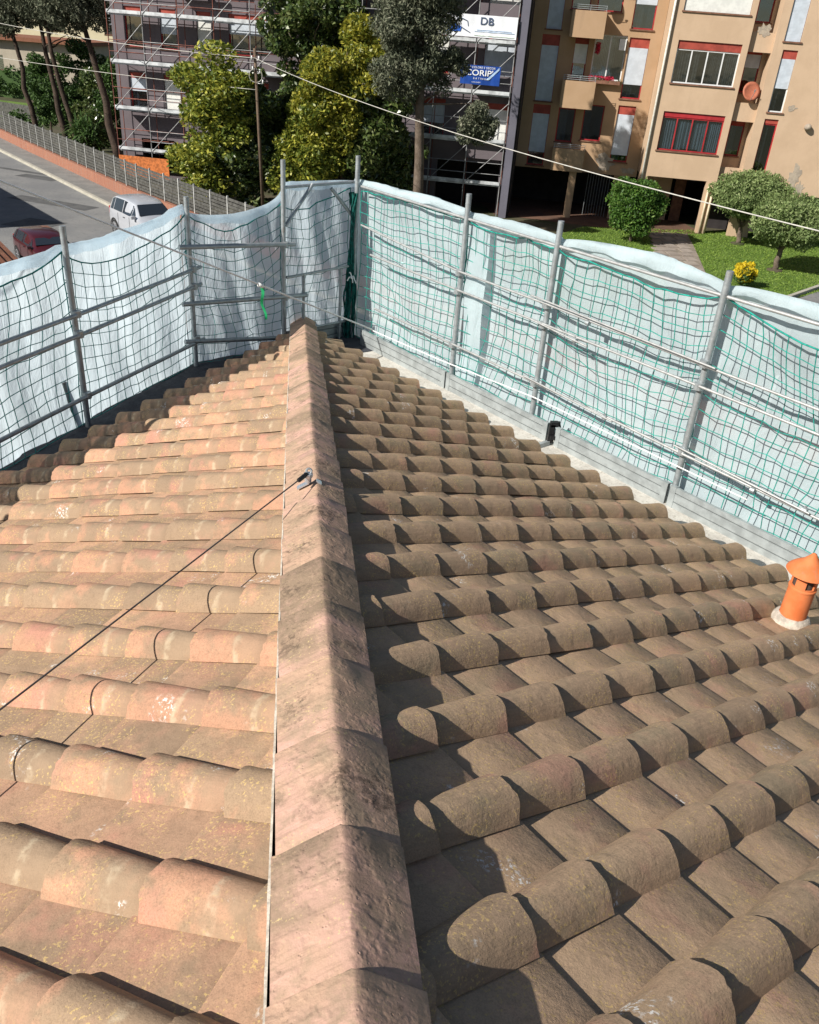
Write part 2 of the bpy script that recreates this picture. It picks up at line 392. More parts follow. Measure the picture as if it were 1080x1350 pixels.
# ridge capping
def ridge_mesh(seed):
    rg = random.Random(seed); Lr = .435
    prof = [(-.174, .080), (-.155, .090), (-.08, .131), (-.025, .1600), (-.006, .1690), (.004, .1690), (.022, .1605), (.07, .137), (.125, .107), (.149, .093)]
    xs = [0, .004, .15, .3, Lr]; vs = []; uv = []
    for lay in (0, 1):
        for i, x in enumerate(xs):
            for j, (y, z) in enumerate(prof):
                f_ = x/Lr; sh = 1 - .045*f_
                c = rg.uniform(-.004, .004) if i in (0, 1) else 0
                vs.append((x + c, y*sh, (z-.02)*sh + .02 + .007*(1-f_)*1.2 - .004 - (.016 if lay else 0) - (.002 if (i == 0 and not lay) else 0) + rg.uniform(-.0006, .0006)))
                uv.append((f_, j/9))
    n = len(prof); S = n*len(xs); q = lambda l, i, k: l*S+i*n+k; fs = []
    for i in range(len(xs)-1):
        for k in range(n-1):
            fs.append((q(0, i, k), q(0, i+1, k), q(0, i+1, k+1), q(0, i, k+1))); fs.append((q(1, i, k), q(1, i, k+1), q(1, i+1, k+1), q(1, i+1, k)))
        fs.append((q(0, i, 0), q(1, i, 0), q(1, i+1, 0), q(0, i+1, 0))); fs.append((q(0, i, n-1), q(0, i+1, n-1), q(1, i+1, n-1), q(1, i, n-1)))
    for k in range(n-1):
        fs.append((q(0, 0, k), q(0, 0, k+1), q(1, 0, k+1), q(1, 0, k)))
    return finish_tile('ridge_tile', vs, fs, uv, M['ridge'], 50)
RM = [ridge_mesh(i) for i in range(4)]
hs = math.sqrt(1+H*H)
for k in range(-3, 25):
    t0 = 9.41 - .40*k
    jj = random.uniform(-.004, .004)
    X = V((0, -1, H)).normalized(); Yv = V((-1, 0, 0)); Z = X.cross(Yv)
    if Z.z < 0: Yv = -Yv; Z = X.cross(Yv)
    # local +y must point to world +x
    sx = 1 if Yv.x > 0 else -1
    me = RM[k % 4]
    Mx = Matrix((X, Yv, Z)).transposed().to_4x4(); Mx.translation = V((jj, -t0, H*t0))
    if sx < 0: Mx = Mx @ Matrix.Diagonal((1, -1, 1, 1))
    Mx = Mx @ Matrix.Rotation(random.uniform(-.008, .008), 4, 'Z')
    link('ridge_tile', me, house, Mx)
# mortar beds either side of the capping
for xs, zt, wj, nm in ((-.1735, .079, .007, 'mortar_joint'), (.118, .068, .03, 'mortar_joint')):
    mb = MB(); N = 150
    vs = []
    for i in range(N+1):
        t = -.15 + 11.1*i/N; j1 = random.uniform(-.0012, .0012); j2 = random.uniform(-.002, .002)
        for dx, dz in ((-wj/2+j1, -.12), (-wj/2+j1, zt-.006+j2), (wj/2, zt+j2), (wj/2, -.12)):
            vs.append((xs+dx, -t, H*t+dz))
    mb.add(vs, [(i*4+k, i*4+k+1, i*4+k+5, i*4+k+4) for i in range(N) for k in range(3)])
    mb.build(nm, M['mortar'] if xs < 0 else M['underlay'], house)
# boarding below the tiles, eave slab and walls
eR, upR, nR, _, slR = frame('R'); eL, upL, nL, _, slL = frame('L')
def under(side, e, up, n):
    a = V((0, 0, 0)); hipE = V((0, -11.2, H*11.2)); s = 11.2*math.cos(GA if side == 'R' else BE); b = e*s
    o_ = n*(-.03); mb = MB(); vs = [a+o_, b+o_, hipE+o_]; lo = [v+V((0, 0, -.12)) for v in vs]
    mb.add(vs+lo, [(0, 1, 2), (5, 4, 3), (0, 3, 4, 1), (1, 4, 5, 2), (2, 5, 3, 0)]); mb.build('roof_board', M['underlay'], house)
under('R', eR, upR, nR); under('L', eL, upL, nL)
outR = V((math.cos(GA), math.sin(GA), 0)); outL = V((-math.cos(BE), math.sin(BE), 0))
ZD = -.2
pR = eR*14; pL = eL*14
slab = [(.66, .56), (eR*1.2+outR*.80)[:2], (pR+outR*.62)[:2], (pR-outR*.3)[:2], (0, -.4), (pL-outL*.3)[:2], (pL+outL*.30)[:2], (eL*1.2+outL*.76)[:2], (-.45, .10)]
M['eave_shade'] = concrete_mat('dark_eave_shade', (.055, .058, .068), (.04, .042, .05), (.09, .09, .10))  # near-black colour standing in for the shade along the left eave
mb = MB()
q = [tuple(a) for a in slab]
mb.prism(q, ZD-.25, ZD); mb.build('eave_slab', M['slab'], house)
mb = MB(); wa = [(0, -.35), (pR-outR*.25)[:2], (pL-outL*.25)[:2]]
mb.prism([tuple(a) for a in wa], G, -.42); mb.build('wall', M['house_wall'], house)
mb = MB(); mb.prism([(.655, .55), (1.02, -.02), (.55, -.28), (0, -.3), (eL*1.2-outL*.25)[:2], (pL-outL*.25)[:2], (pL+outL*.29)[:2], (eL*1.2+outL*.75)[:2], (-.44, .095)], ZD+.002, ZD+.006); mb.build('eave_shade_sheet', M['eave_shade'], house)  # dark sheet laid over the slab as painted shade, left eave and corner
mb = MB()
for i in range(2):      # half-round gutter added outside the left eave, coloured dark for the shade there
    gp_ = [(-.07, .0), (-.065, -.04), (-.035, -.07), (0, -.08), (.035, -.07), (.065, -.04), (.07, 0), (.062, 0), (.03, -.062), (0, -.072), (-.03, -.062), (-.062, 0)]
    if i: continue
    a = eL*.3+outL*.13; b = eL*13+outL*.13; n_ = len(gp_)
    mb.add([a+outL*y+V((0, 0, -.09+z)) for y, z in gp_]+[b+outL*y+V((0, 0, -.09+z)) for y, z in gp_], [(k, (k+1) % n_, n_+(k+1) % n_, n_+k) for k in range(n_)])
mb.build('gutter', M['eave_shade'], house)
mb = MB()
for side, e, out in (('R', eR, outR), ('L', eL, outL)):      # fascia that closes the gap under the last tiles
    a = e*.15 - out*.02; b = e*13 - out*.02
    p = [a, b, b-out*.06, a-out*.06]
    mb.add([(x.x, x.y, ZD) for x in p]+[(x.x, x.y, -.035) for x in p], [(0, 1, 2, 3), (7, 6, 5, 4), (0, 4, 5, 1), (1, 5, 6, 2), (2, 6, 7, 3), (3, 7, 4, 0)])
mb.build('fascia', M['underlay'], house)

# =================================================================== FENCES
def lerp(a, b, t): return a + (b-a)*t
LF0, LDIR = V((-2.625, -3.613, 0)), V((1.36, 2.80, 0)).normalized()
RF0, RDIR = V((1.66, -1.34, 0)), V((1.61, -2.72, 0)).normalized()
BF0 = V((-1.28, -.84, 0)); CO = V((.60, .46, 0)); BDIR = (CO-BF0).normalized()
LOUT, ROUT, BOUT = V((-LDIR.y, LDIR.x, 0)), V((-RDIR.y, RDIR.x, 0)), V((-BDIR.y, BDIR.x, 0))
if LOUT.dot(V((-1, 0, 0))) < 0: LOUT = -LOUT
if ROUT.dot(V((1, 0, 0))) < 0: ROUT = -ROUT
if BOUT.dot(V((0, 1, 0))) < 0: BOUT = -BOUT
def clampm(parent, p, d):
    mb = MB(); a = V(p)
    mb.tube([a-V((0, 0, .03)), a+V((0, 0, .03))], .042, 10); mb.tube([a-d*.03, a+d*.03], .034, 8)
    mb.box((a.x-.03, a.y-.03, a.z-.012), (a.x+.03, a.y+.03, a.z+.012)); mb.build('clamp', M['galv'], parent)
def post(parent, p, top, r=.028, z0=ZD-.05):
    mb = MB(); mb.tube([(p.x, p.y, z0), (p.x, p.y, top)], r, 14)
    for z in (top-.02, top-.10, top-.18): mb.tube([(p.x, p.y, z-.004), (p.x, p.y, z+.004)], r*1.04, 14)
    o = mb.build('post', M['galv'], parent, angle=40); return o
def rail(parent, pts, r, m='rail', name='rail'):
    mb = MB(); mb.tube(pts, r, 8); return mb.build(name, M[m], parent, angle=50)
def toeboard(parent, a, b, out, h=.2):
    d = (b-a).normalized(); mb = MB()
    prof = [(0, 0), (0, .056), (.027, .056), (.027, .066), (0, .066), (0, .142), (.027, .142), (.027, .152), (0, .152), (0, h), (.03, h), (.03, 0)]
    vs = [a + out*y + V((0, 0, ZD+z)) for y, z in prof] + [b + out*y + V((0, 0, ZD+z)) for y, z in prof]; n = len(prof)
    mb.add(vs, [(i, (i+1) % n, n+(i+1) % n, n+i) for i in range(n)] + [tuple(range(n-1, -1, -1)), tuple(range(n, 2*n))])
    for q_ in (a+d*.03, b-d*.03):
        mb.add([q_+out*(-.004)+V((0, 0, ZD+z))+d*s for z in (0, .205) for s in (-.03, .03)] + [q_+out*.036+V((0, 0, ZD+z))+d*s for z in (0, .205) for s in (-.03, .03)],
               [(0, 1, 3, 2), (4, 6, 7, 5), (2, 3, 7, 6), (0, 4, 5, 1), (0, 2, 6, 4), (1, 5, 7, 3)])
    return mb.build('toe_board', M['alu'], parent)

# ---- left
gl = empty('guardrail', LF0, 0, 'tubular edge guardrail along the left eave with three rails on grey posts', 'guardrail', 'edge protection guardrails')
def LP(s, z, o=0.): return LF0*0 + LDIR*s + LOUT*o + V((0, 0, z))    # local to gl
Lposts = [(-2.7, 1.70), (-.78, 1.70), (1.17, 1.70), (3.12, 1.69)]
for s, tz in Lposts: post(gl, LP(s, 0), tz)
for z in (.93, .74, .14): rail(gl, [LP(-4.2, z+.0, -.04), LP(.3, z, -.04), LP(1.17, z-.005, -.045), LP(3.26, z+(.0 if z > .5 else -.04), -.04)], .021, 'galv')
for s, _ in Lposts:
    for z in (.93, .74, .14): clampm(gl, LP(s, z, -.03), LDIR)
# inclined prop behind post
rail(gl, [LP(1.10, ZD, .10), LP(1.02, .30, .10)], .024, 'galv', 'prop')
# ---- back
gb = empty('guardrail', BF0, 0, 'tubular guardrail across the far corner of the roof, with a low gate frame', 'guardrail', 'edge protection guardrails')
def BP(s, z, o=0.): return BDIR*s + BOUT*o + V((0, 0, z))
blen = (CO-BF0).length
post(gb, BP(1.25, 0), 2.02)
for z0, z1, s1 in ((1.19, 1.09, 1.38), (.57, .46, 1.56), (.14, -.04, 1.30)):
    rail(gb, [BP(-.12, z0, -.045), BP(s1, z1, -.045)], .027, 'galv')
    clampm(gb, BP(1.25, z1+.005, -.03), BDIR)
for z0, z1 in ((.70, .74), (.02, .03)): rail(gb, [BP(1.28, z0, -.02), BP(2.28, z1, -.02)], .017, 'galv')
for s in (1.53, 2.10): rail(gb, [BP(s, ZD, -.02), BP(s, .72, -.02)], .02, 'galv', 'gate_post')
rail(gb, [BP(1.28, 1.30, 0), BP(1.68, 1.74, .02)], .022, 'galv', 'brace'); rail(gb, [BP(1.95, 1.68, .02), BP(2.31, 1.30, 0)], .022, 'galv', 'brace')
rail(gb, [BP(1.25, 1.72, .03), BP(2.3, 1.735, .03)], .018, 'galv')
toeboard(gb, BP(1.3, 0, .03), BP(2.28, 0, .03), BOUT)
# ---- right
gr = empty('guardrail', RF0, 0, 'tubular edge guardrail along the right eave, sunlit, with aluminium toe boards', 'guardrail', 'edge protection guardrails')
def RP(s, z, o=0.): return RDIR*s + ROUT*o + V((0, 0, z))
Rposts = [(-2.05, 2.04), (0, 1.95), (1.32, 1.93), (3.16, 1.90), (5.0, 1.9), (6.8, 1.9)]
for s, tz in Rposts: post(gr, RP(s, 0, .02), tz, .029)
for z, za, zb, s0 in ((1.15, 1.28, 1.11, -1.86), (.95, .97, .93, -1.64), (.34, .34, .30, -1.5)):
    rail(gr, [RP(s0, za, -.03), RP(0, z+.01, -.035), RP(1.32, z+.01, -.04), RP(3.16, zb+.02, -.035), RP(5, zb, -.03), RP(8, zb, -.03)], .0125)
for z, sa, sb in ((1.19, 1.15, 3.3), (.96, 1.2, 1.95), (.37, 1.2, 2.4), (.37, 3.1, 4.4)):
    rail(gr, [RP(sa, z+.01, -.07), RP(sb, z-.04, -.065)], .0095)
for s, _ in Rposts[1:]:
    for z in (1.14, .94, .33): clampm(gr, RP(s, z, -.01), RDIR)
for a, z in ((1.9, 1.13), (1.78, .925), (2.3, .33), (3.9, .30), (4.35, .33)):
    mb = MB(); p_ = RP(a, z, -.05); mb.tube([p_-RDIR*.02, p_+RDIR*.02], .024, 8); mb.tube([p_, p_+V((0, 0, .04))], .009, 6); mb.build('coupler', M['galv'], gr)
rail(gr, [RP(-2.0, 1.70, .05), RP(0, 1.70, .03), RP(1.32, 1.70, .03), RP(3.16, 1.70, .03), RP(5, 1.70, .03), RP(8, 1.7, .03)], .015)
for a, b in ((-1.75, -.03), (-.005, 1.62), (1.74, 3.13), (3.16, 4.9), (4.95, 6.7)): toeboard(gr, RP(a, 0, -.05), RP(b, 0, -.05), ROUT)
# clamp foot at the joint
mb = MB(); c_ = RP(1.69, ZD+.02, -.06)
for a, b in (((-.03, -.02, 0), (.03, .02, .20)), ((-.015, -.05, .05), (.05, .06, .09)), ((-.02, -.02, .18), (.06, .03, .23))):
    mb.box((c_.x+a[0], c_.y+a[1], c_.z+a[2]), (c_.x+b[0], c_.y+b[1], c_.z+b[2]))
mb.tube([c_+V((.05, 0, .1)), c_+V((.09, .02, .16)), c_+V((.07, .03, .22))], .014, 6)
mb.build('foot_clamp', M['dark_metal'], gr)
mb = MB(); mb.tube([c_-ROUT*.02, c_-ROUT*.26], .032, 4); mb.build('foot_bar', M['alu'], gr)

# ---- sheets
def sheet(name, segs, P3, off, zb, label, side, seedk):
    """segs: list of (s0, s1, z0, z1, sag, bulge)"""
    g_ = random.Random(seedk); NX, NZ = 26, 26; grid = []
    ph = [g_.uniform(0, 6) for _ in range(8)]
    for (s0, s1, z0, z1, sag, bul) in segs:
        for i in range(NX + (1 if (s0, s1) == segs[-1][:2] else 0)):
            t = i/NX; s = lerp(s0, s1, t)
            pinch = math.sin(math.pi*t)**.7 if 0 < t < 1 else 0
            zt = lerp(z0, z1, t) - sag*pinch + .010*math.sin(s*2.3+ph[0]) + .007*math.sin(s*5.9+ph[1])*math.sin(s*1.7) + .004*math.sin(s*29+ph[4])*max(0, math.sin(s*2.9+ph[5]))
            colv = []
            for j in range(NZ+1):
                v = j/NZ; z = lerp(zb, zt, v)
                b = off + bul*pinch*(.35+.65*math.sin(math.pi*min(1, v*1.02)))
                b += .020*math.sin(s*6.1+z*2.2+ph[2])*(.3+pinch) + .012*math.sin(s*14+ph[3]+z*1.3) + .010*math.sin(z*7+s*4+ph[4])*pinch + .006*math.sin(s*31+z*9+ph[5])
                colv.append(P3(s, z, b))
            # folded hem falling over the top, towards the inside
            lip = .06 + .035*pinch*(1+.6*math.sin(s*3.3+ph[6])) + .008*math.sin(s*17+ph[7])
            base = colv[-1]
            o1 = P3(s, zt+.012, off+bul*pinch*.35-.035) if True else base
            colv.append(o1); colv.append(P3(s, zt-lip*.45, off-.055+bul*pinch*.3+.01*math.sin(s*13))); colv.append(P3(s, zt-lip, off-.048+bul*pinch*.3+.012*math.sin(s*11+2)))
            grid.append(colv)
    nx, nz = len(grid), len(grid[0]); mb = MB()
    mb.add([p for c in grid for p in c], [(i*nz+j, (i+1)*nz+j, (i+1)*nz+j+1, i*nz+j+1) for i in range(nx-1) for j in range(nz-1)])
    o = mb.build(name, M['sheet' if side == 'R' else 'sheet_thin'], None, smooth=True)
    tag(o, label, 'debris sheet', 'white debris sheets hung on the guardrails')
    return o
def Lw(s, z, o=0.): return LF0 + LP(s, z, o)
def Bw(s, z, o=0.): return BF0 + BP(s, z, o)
def Rw(s, z, o=0.): return RF0 + RP(s, z, o)
o = sheet('debris_sheet', [(-2.7, -.78, 1.53, 1.53, .12, .10), (-.78, 1.17, 1.53, 1.53, .06, .08), (1.17, 3.12, 1.53, 1.58, .06, .08)], Lw, .085, ZD-.04,
          'white debris sheet hanging along the left eave, in front of the parked cars', 'L', 1)
o = sheet('debris_sheet', [(-.0, 1.25, 1.55, 1.62, .14, .07), (1.25, 1.33, 1.62, 1.76, 0, .0), (1.33, blen+.16, 1.75, 1.74, -.01, .05)], Bw, .09, ZD-.10,
          'bluish white debris sheet closing the far corner behind the roof tip', 'B', 2)
o = sheet('debris_sheet', [(-2.2, 0, 1.74, 1.75, -.04, .12), (0, 1.32, 1.74, 1.78, -.01, .10), (1.32, 3.16, 1.76, 1.76, -.07, .14), (3.16, 5.0, 1.76, 1.74, -.06, .17), (5.0, 6.8, 1.74, 1.74, -.05, .15)], Rw, .12, ZD-.02,
          'sunlit white debris sheet hanging along the right eave in front of the lawn', 'R', 3)
# extra doubled strip of sheet on the left, near the corner, and right strips
def strip(P3, s0, s1, zb, zt, off, lab):
    NX, NZ = 10, 16; mb = MB(); vs = []
    for i in range(NX+1):
        s = lerp(s0, s1, i/NX)
        for j in range(NZ+1):
            z = lerp(zb, zt, j/NZ); vs.append(P3(s+.02*math.sin(z*3), z, off+.02*math.sin(z*5+s*3)+.012*math.sin(s*22)))
    mb.add(vs, [(i*(NZ+1)+j, (i+1)*(NZ+1)+j, (i+1)*(NZ+1)+j+1, i*(NZ+1)+j+1) for i in range(NX) for j in range(NZ)])
    return tag(mb.build('sheet_strip', M['sheet'], None, smooth=True), lab, 'debris sheet')
strip(Rw, .04, .34, ZD, 1.66, .06, 'narrow white sheet strip beside the second post of the right guardrail')

# ---- nets: real cords
def net(segs, P3, off, zb, label, mat, seedk, cell=.128, r=.0030, dist=.012, bulge=.06):
    g_ = random.Random(seedk); mb = MB()
    for (s0, s1, z0, z1, sag, bul) in segs:
        nx = max(2, round((s1-s0)/cell)); nz = round((min(z0, z1)-zb)/cell)
        ph = [g_.uniform(0, 6.3) for _ in range(10)]
        def pt(i, j):
            t = i/nx; v = j/nz; s = lerp(s0, s1, t); pin = math.sin(math.pi*t) if 0 < t < 1 else 0
            pin = max(pin, 0)**.75
            z = lerp(zb, lerp(z0, z1, t) - sag*pin, v)
            # horizontal cords sag, vertical cords drift
            z -= .05*pin*math.sin(math.pi*v)*math.sin(ph[0]) + .018*math.sin(t*7+v*5+ph[1])
            s += (.05*math.sin(v*4.2+ph[2])*pin + .03*math.sin(v*9+t*5+ph[3])*pin)
            o_ = off + bul*pin*(.25+math.sin(math.pi*v)) + .014*math.sin(t*9+ph[4]) + .014*math.sin(v*8+t*6+ph[5])
            q_ = P3(s, z, o_)
            return q_ + V((rj[i][j][0], rj[i][j][1], rj[i][j][2]))
        rj = [[(g_.gauss(0, dist*.35), g_.gauss(0, dist*.35), g_.gauss(0, dist*.4)) for _ in range(nz+1)] for _ in range(nx+1)]
        for i in range(nx+1): mb.tube([pt(i, j) for j in range(nz+1)], r if 0 < i < nx else r*1.5, 4, cap=False)
        for j in range(nz+1): mb.tube([pt(i, j) for i in range(nx+1)], r if j < nz else r*1.9, 4, cap=False)
    o = mb.build('safety_net', M[mat], None, smooth=True)
    return tag(o, label, 'safety net', 'green safety nets on the guardrails')
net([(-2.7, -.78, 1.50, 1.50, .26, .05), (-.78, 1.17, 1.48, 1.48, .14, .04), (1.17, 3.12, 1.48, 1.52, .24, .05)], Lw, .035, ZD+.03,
    'green knotted net sagging over the left sheet, cord coloured darker for the backlight', 'net_backlit', 5, r=.0040)
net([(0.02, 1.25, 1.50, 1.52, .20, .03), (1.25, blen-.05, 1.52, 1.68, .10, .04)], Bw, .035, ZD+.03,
    'green knotted net across the far corner behind the roof tip, cord coloured darker for the backlight', 'net_backlit', 8, cell=.12, dist=.022, r=.0040)
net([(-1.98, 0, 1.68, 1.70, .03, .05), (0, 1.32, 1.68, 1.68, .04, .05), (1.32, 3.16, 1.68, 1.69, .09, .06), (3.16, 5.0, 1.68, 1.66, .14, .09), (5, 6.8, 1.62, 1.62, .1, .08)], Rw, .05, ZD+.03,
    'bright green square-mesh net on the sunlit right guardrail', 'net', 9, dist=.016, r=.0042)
# bunched net round the corner post
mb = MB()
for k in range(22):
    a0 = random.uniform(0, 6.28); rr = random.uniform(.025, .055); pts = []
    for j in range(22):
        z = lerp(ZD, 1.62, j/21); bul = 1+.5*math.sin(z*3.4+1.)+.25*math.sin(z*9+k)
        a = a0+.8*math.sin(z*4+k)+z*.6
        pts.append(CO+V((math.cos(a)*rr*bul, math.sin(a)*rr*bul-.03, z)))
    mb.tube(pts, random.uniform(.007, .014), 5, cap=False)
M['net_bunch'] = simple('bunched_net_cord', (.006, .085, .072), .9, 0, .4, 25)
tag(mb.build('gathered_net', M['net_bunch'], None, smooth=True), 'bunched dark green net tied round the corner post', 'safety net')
mb = MB()
for k in range(6):
    a = V((.60, .36, .62)); d = V((random.uniform(-1, 1), random.uniform(-1, 0), random.uniform(-1, 1)))*.07
    mb.tube([a, a+d*.6+V((0, 0, .02)), a+d], .008, 5)
tag(mb.build('tie_tape', M['rope'], None), 'white tie knotted on the bunched corner net', 'tie')

# ---- ropes and cables
def rope(name, pts, r, mat, label, cat, n=24, sag=0.):
    mb = MB(); out = []
    pts = [V(p) for p in pts]
    for a, b in zip(pts[:-1], pts[1:]):
        for i in range(n): t = i/n; out.append(lerp(a, b, t)-V((0, 0, sag*4*t*(1-t))))
    out.append(pts[-1]); mb.tube(out, r, 6); return tag(mb.build(name, M[mat], None, smooth=True), label, cat)
RA = Rw(3.9, .22, -.09); RB = Rw(-1.43, .09, -.10); LC = Lw(1.83, 1.60, .0)
rope('rope', [RA, Rw(1.42, .22, -.09), Rw(-.11, .13, -.09), RB], .0065, 'rope', 'white rope stretched along the foot of the right guardrail', 'rope')
dr = (LC-RB)
rope('rope', [RB+V((0, 0, .01)), LC, LC+dr*1.9], .0105, 'rope', 'white rope stretched from the far corner over the left sheet towards the street', 'rope', 30)
kn = lerp(RB, LC, .50)
mb = MB(); mb.tube([kn-dr.normalized()*.03, kn+dr.normalized()*.03], .022, 8); tag(mb.build('rope_knot', M['rope'], None, smooth=True), 'white knot on the rope above the ridge', 'knot')
mb = MB(); vs = []
for j in range(12):
    z = -j*.035; wv = .018*(1-.3*j/11); vs += [kn+V((-wv+.015*math.sin(j*.8)+.004*j, .02+.01*math.sin(j), z)), kn+V((wv+.015*math.sin(j*.8)+.004*j, .02, z)), kn+V((wv+.015*math.sin(j*.8)+.004*j, .026, z)), kn+V((-wv+.015*math.sin(j*.8)+.004*j, .026+.01*math.sin(j), z))]
mb.add(vs, [(j*4+k, j*4+(k+1) % 4, j*4+4+(k+1) % 4, j*4+4+k) for j in range(11) for k in range(4)])
tag(mb.build('strap', M['strap'], None), 'green strap dangling from the rope knot', 'strap')
# lifeline anchor on the ridge
Bk = V((-.045, -6.41, 1.24))
an = empty('lifeline_anchor', Bk, 0, 'bright steel lifeline anchor with eye bolt fixed on the ridge capping', 'anchor')
mb = MB()
tl = math.atan2(.0855, .15)
Mp = Matrix.Rotation(-math.atan(H), 4, 'X') @ Matrix.Rotation(-.50, 4, 'Y')
mb.box((-.060, -.025, -.004), (.01, .025, .003), 0, Matrix.Translation((-.005, .03, -.012)) @ Mp)
Mq = Matrix.Rotation(-math.atan(H), 4, 'X') @ Matrix.Rotation(.56, 4, 'Y')
mb.box((0, -.025, -.004), (.03, .025, .003), 0, Matrix.Translation((.045, .03, .004)) @ Mq)
mb.build('plate', M['steel'], an)
mb = MB(); mb.tube([(.0, .02, .0), (.0, .02, .05)], .018, 10); mb.lathe([(.024, .03), (.026, .04), (.024, .05), (0.001, .052)], (0, .02, 0), 10); mb.build('bolt', M['steel'], an)
mb = MB(); mb.tube([(.004+.014*math.cos(a), .02+.006*math.sin(a), .062+.014*math.sin(a)) for a in np.linspace(0, 6.28, 14)], .006, 6); mb.build('eye', M['galv'], an)
mb = MB(); mb.tube([(-.01, .01, .05), (-.05, -.06, .05)], .012, 8); mb.build('shackle', M['dark_metal'], an)
E1 = V((-1.09, -8.12, 1.29)); B2 = Bk+V((-.01, 0, .055))
rope('lifeline_cable', [B2, B2+(E1-B2)*2.2], .0040, 'cable', 'dark steel lifeline cable running from the ridge anchor out to the left', 'cable')

# ---- chimney pipe
t = NT('orange_clay'); p = t.pos()
M['clay'] = t.pbr(t.mix(t.ramp(t.noise(t.vm('MULTIPLY', p, (1, 1, .35)), 22, 6, .7), .5, .72, 0, .5), t.mix(t.ramp(t.noise(p, 9, 5), .35, .65), (.60, .155, .045), (.68, .20, .07)), (.42, .20, .11)), .75, 0, t.bump(t.noise(p, 60, 4), .15, .004), .35)
vp = empty('vent_pipe', (2.95, -6.5, .31), 0, 'orange clay vent pipe with conical hat on the right slope', 'vent pipe')
mb = MB(); mb.lathe([(.085, -.02), (.084, .015), (.074, .02), (.072, .22), (.076, .222), (.076, .232), (.070, .236)], (0, 0, .04), 28); mb.build('pipe', M['clay'], vp, angle=40)
mb = MB()
for k in range(4):      # four louvre posts between the wide openings
    a0 = k*math.pi/2+.3
    for j in range(8):
        a = a0 + j*.105; b = a+.105; z1, z2 = .27, .385
        h1 = .05*math.sin(math.pi*min(1, 0))
        mb.add([(.070*math.cos(x), .070*math.sin(x), z) for z in (z1, z2) for x in (a, b)] + [(.060*math.cos(x), .060*math.sin(x), z) for z in (z1, z2) for x in (a, b)],
               [(0, 1, 3, 2), (5, 4, 6, 7), (0, 4, 5, 1), (2, 3, 7, 6), (0, 2, 6, 4), (1, 5, 7, 3)])
    for j in range(5):  # rounded lower lip of each opening
        pass
mb.lathe([(.070, .27), (.0705, .285), (.062, .285), (.060, .26)], (0, 0, 0), 28)
mb.build('vent_wall', M['clay'], vp)
mb = MB(); mb.lathe([(.058, .20), (.058, .38)], (0, 0, 0), 20); mb.build('inner_flue', M['underlay'], vp)
mb = MB(); mb.lathe([(.060, .378), (.112, .366), (.118, .372), (.112, .384), (.085, .412), (.050, .440), (.026, .470), (.012, .492), (.001, .497)], (0, 0, 0), 32); mb.build('hat', M['clay'], vp, angle=60)
mb = MB(); mb.lathe([(.125, -.10), (.118, -.0), (.105, .04), (.088, .075), (.074, .078)], (0, 0, 0), 22)
for i, v_ in enumerate(mb.v): mb.v[i] = (v_[0]*(1+.07*math.sin(i*1.7)), v_[1]*(1+.06*math.cos(i*2.3)), v_[2])
mb.build('mortar_collar', M['mortar'], vp, smooth=True); vp.scale = (1.08, 1.08, 1.06)
# =================================================================== GROUND
def sheetpoly(name, pts, z, mat, thick=None):
    mb = MB(); n = len(pts)
    mb.add([(x, y, z) for x, y in pts], [tuple(range(n))]); o = mb.build(name, mat)
    if o.data.polygons[0].normal.z < 0:
        o.data.flip_normals()
    o['kind'] = 'structure'; return o
def ground_mat(name, a, b, c_, s1, s2, bump=.5, bs=40, rough=.95):
    t = NT(name); p = t.pos()
    c = t.mix(t.ramp(t.noise(p, s1, 6, .6), .36, .64), a, b)
    c = t.mix(t.ramp(t.noise(p, s2, 6, .75), .52, .68, 0, .8), c, c_)
    return t.pbr(c, rough, 0, t.bump(t.noise(p, bs, 5, .7), bump, .03), .2)
M['soil'] = ground_mat('garden_soil', (.10, .085, .055), (.06, .07, .03), (.16, .13, .09), .5, 3)
M['asphalt'] = ground_mat('worn_asphalt', (.20, .20, .20), (.255, .25, .24), (.15, .15, .15), .35, 5, .5, 60)
M['pavement'] = ground_mat('pavement_asphalt', (.25, .24, .225), (.20, .195, .185), (.30, .28, .25), 1.2, 9)
M['kerb'] = ground_mat('kerb_stone', (.46, .43, .36), (.38, .36, .30), (.52, .49, .42), 2, 12)
M['lawn'] = ground_mat('lawn_soil', (.11, .185, .035), (.15, .23, .05), (.07, .12, .025), .8, 9, .9, 30)
M['path'] = ground_mat('stone_path', (.30, .25, .21), (.22, .19, .15), (.36, .31, .25), 1.6, 7, .8, 12)
M['pilotis_floor'] = ground_mat('brown_paving', (.16, .09, .06), (.12, .07, .05), (.2, .12, .09), 1, 7)
sheetpoly('ground', [(-600, -300), (600, -300), (600, 900), (-600, 900)], G, M['soil'])
kerbl = [V((-38, 81.5)), V((-17.5, 45.8)), V((-8.56, 30.8)), V((-3.2, 22.6)), V((4.5, 12.0)), V((10, 4))]
def offs(pl, d):
    out = []
    for i, p_ in enumerate(pl):
        a = pl[max(i-1, 0)]; b = pl[min(i+1, len(pl)-1)]; t_ = (b-a).normalized(); out.append(p_+V((-t_.y, t_.x))*d)
    return out
road = [tuple(p_) for p_ in kerbl] + [tuple(p_) for p_ in reversed(offs(kerbl, -9.5))]
sheetpoly('road', road, G+.006, M['asphalt'])
M['tar'] = ground_mat('dark_asphalt_repair', (.10, .10, .10), (.13, .13, .128), (.075, .075, .075), 2, 9)
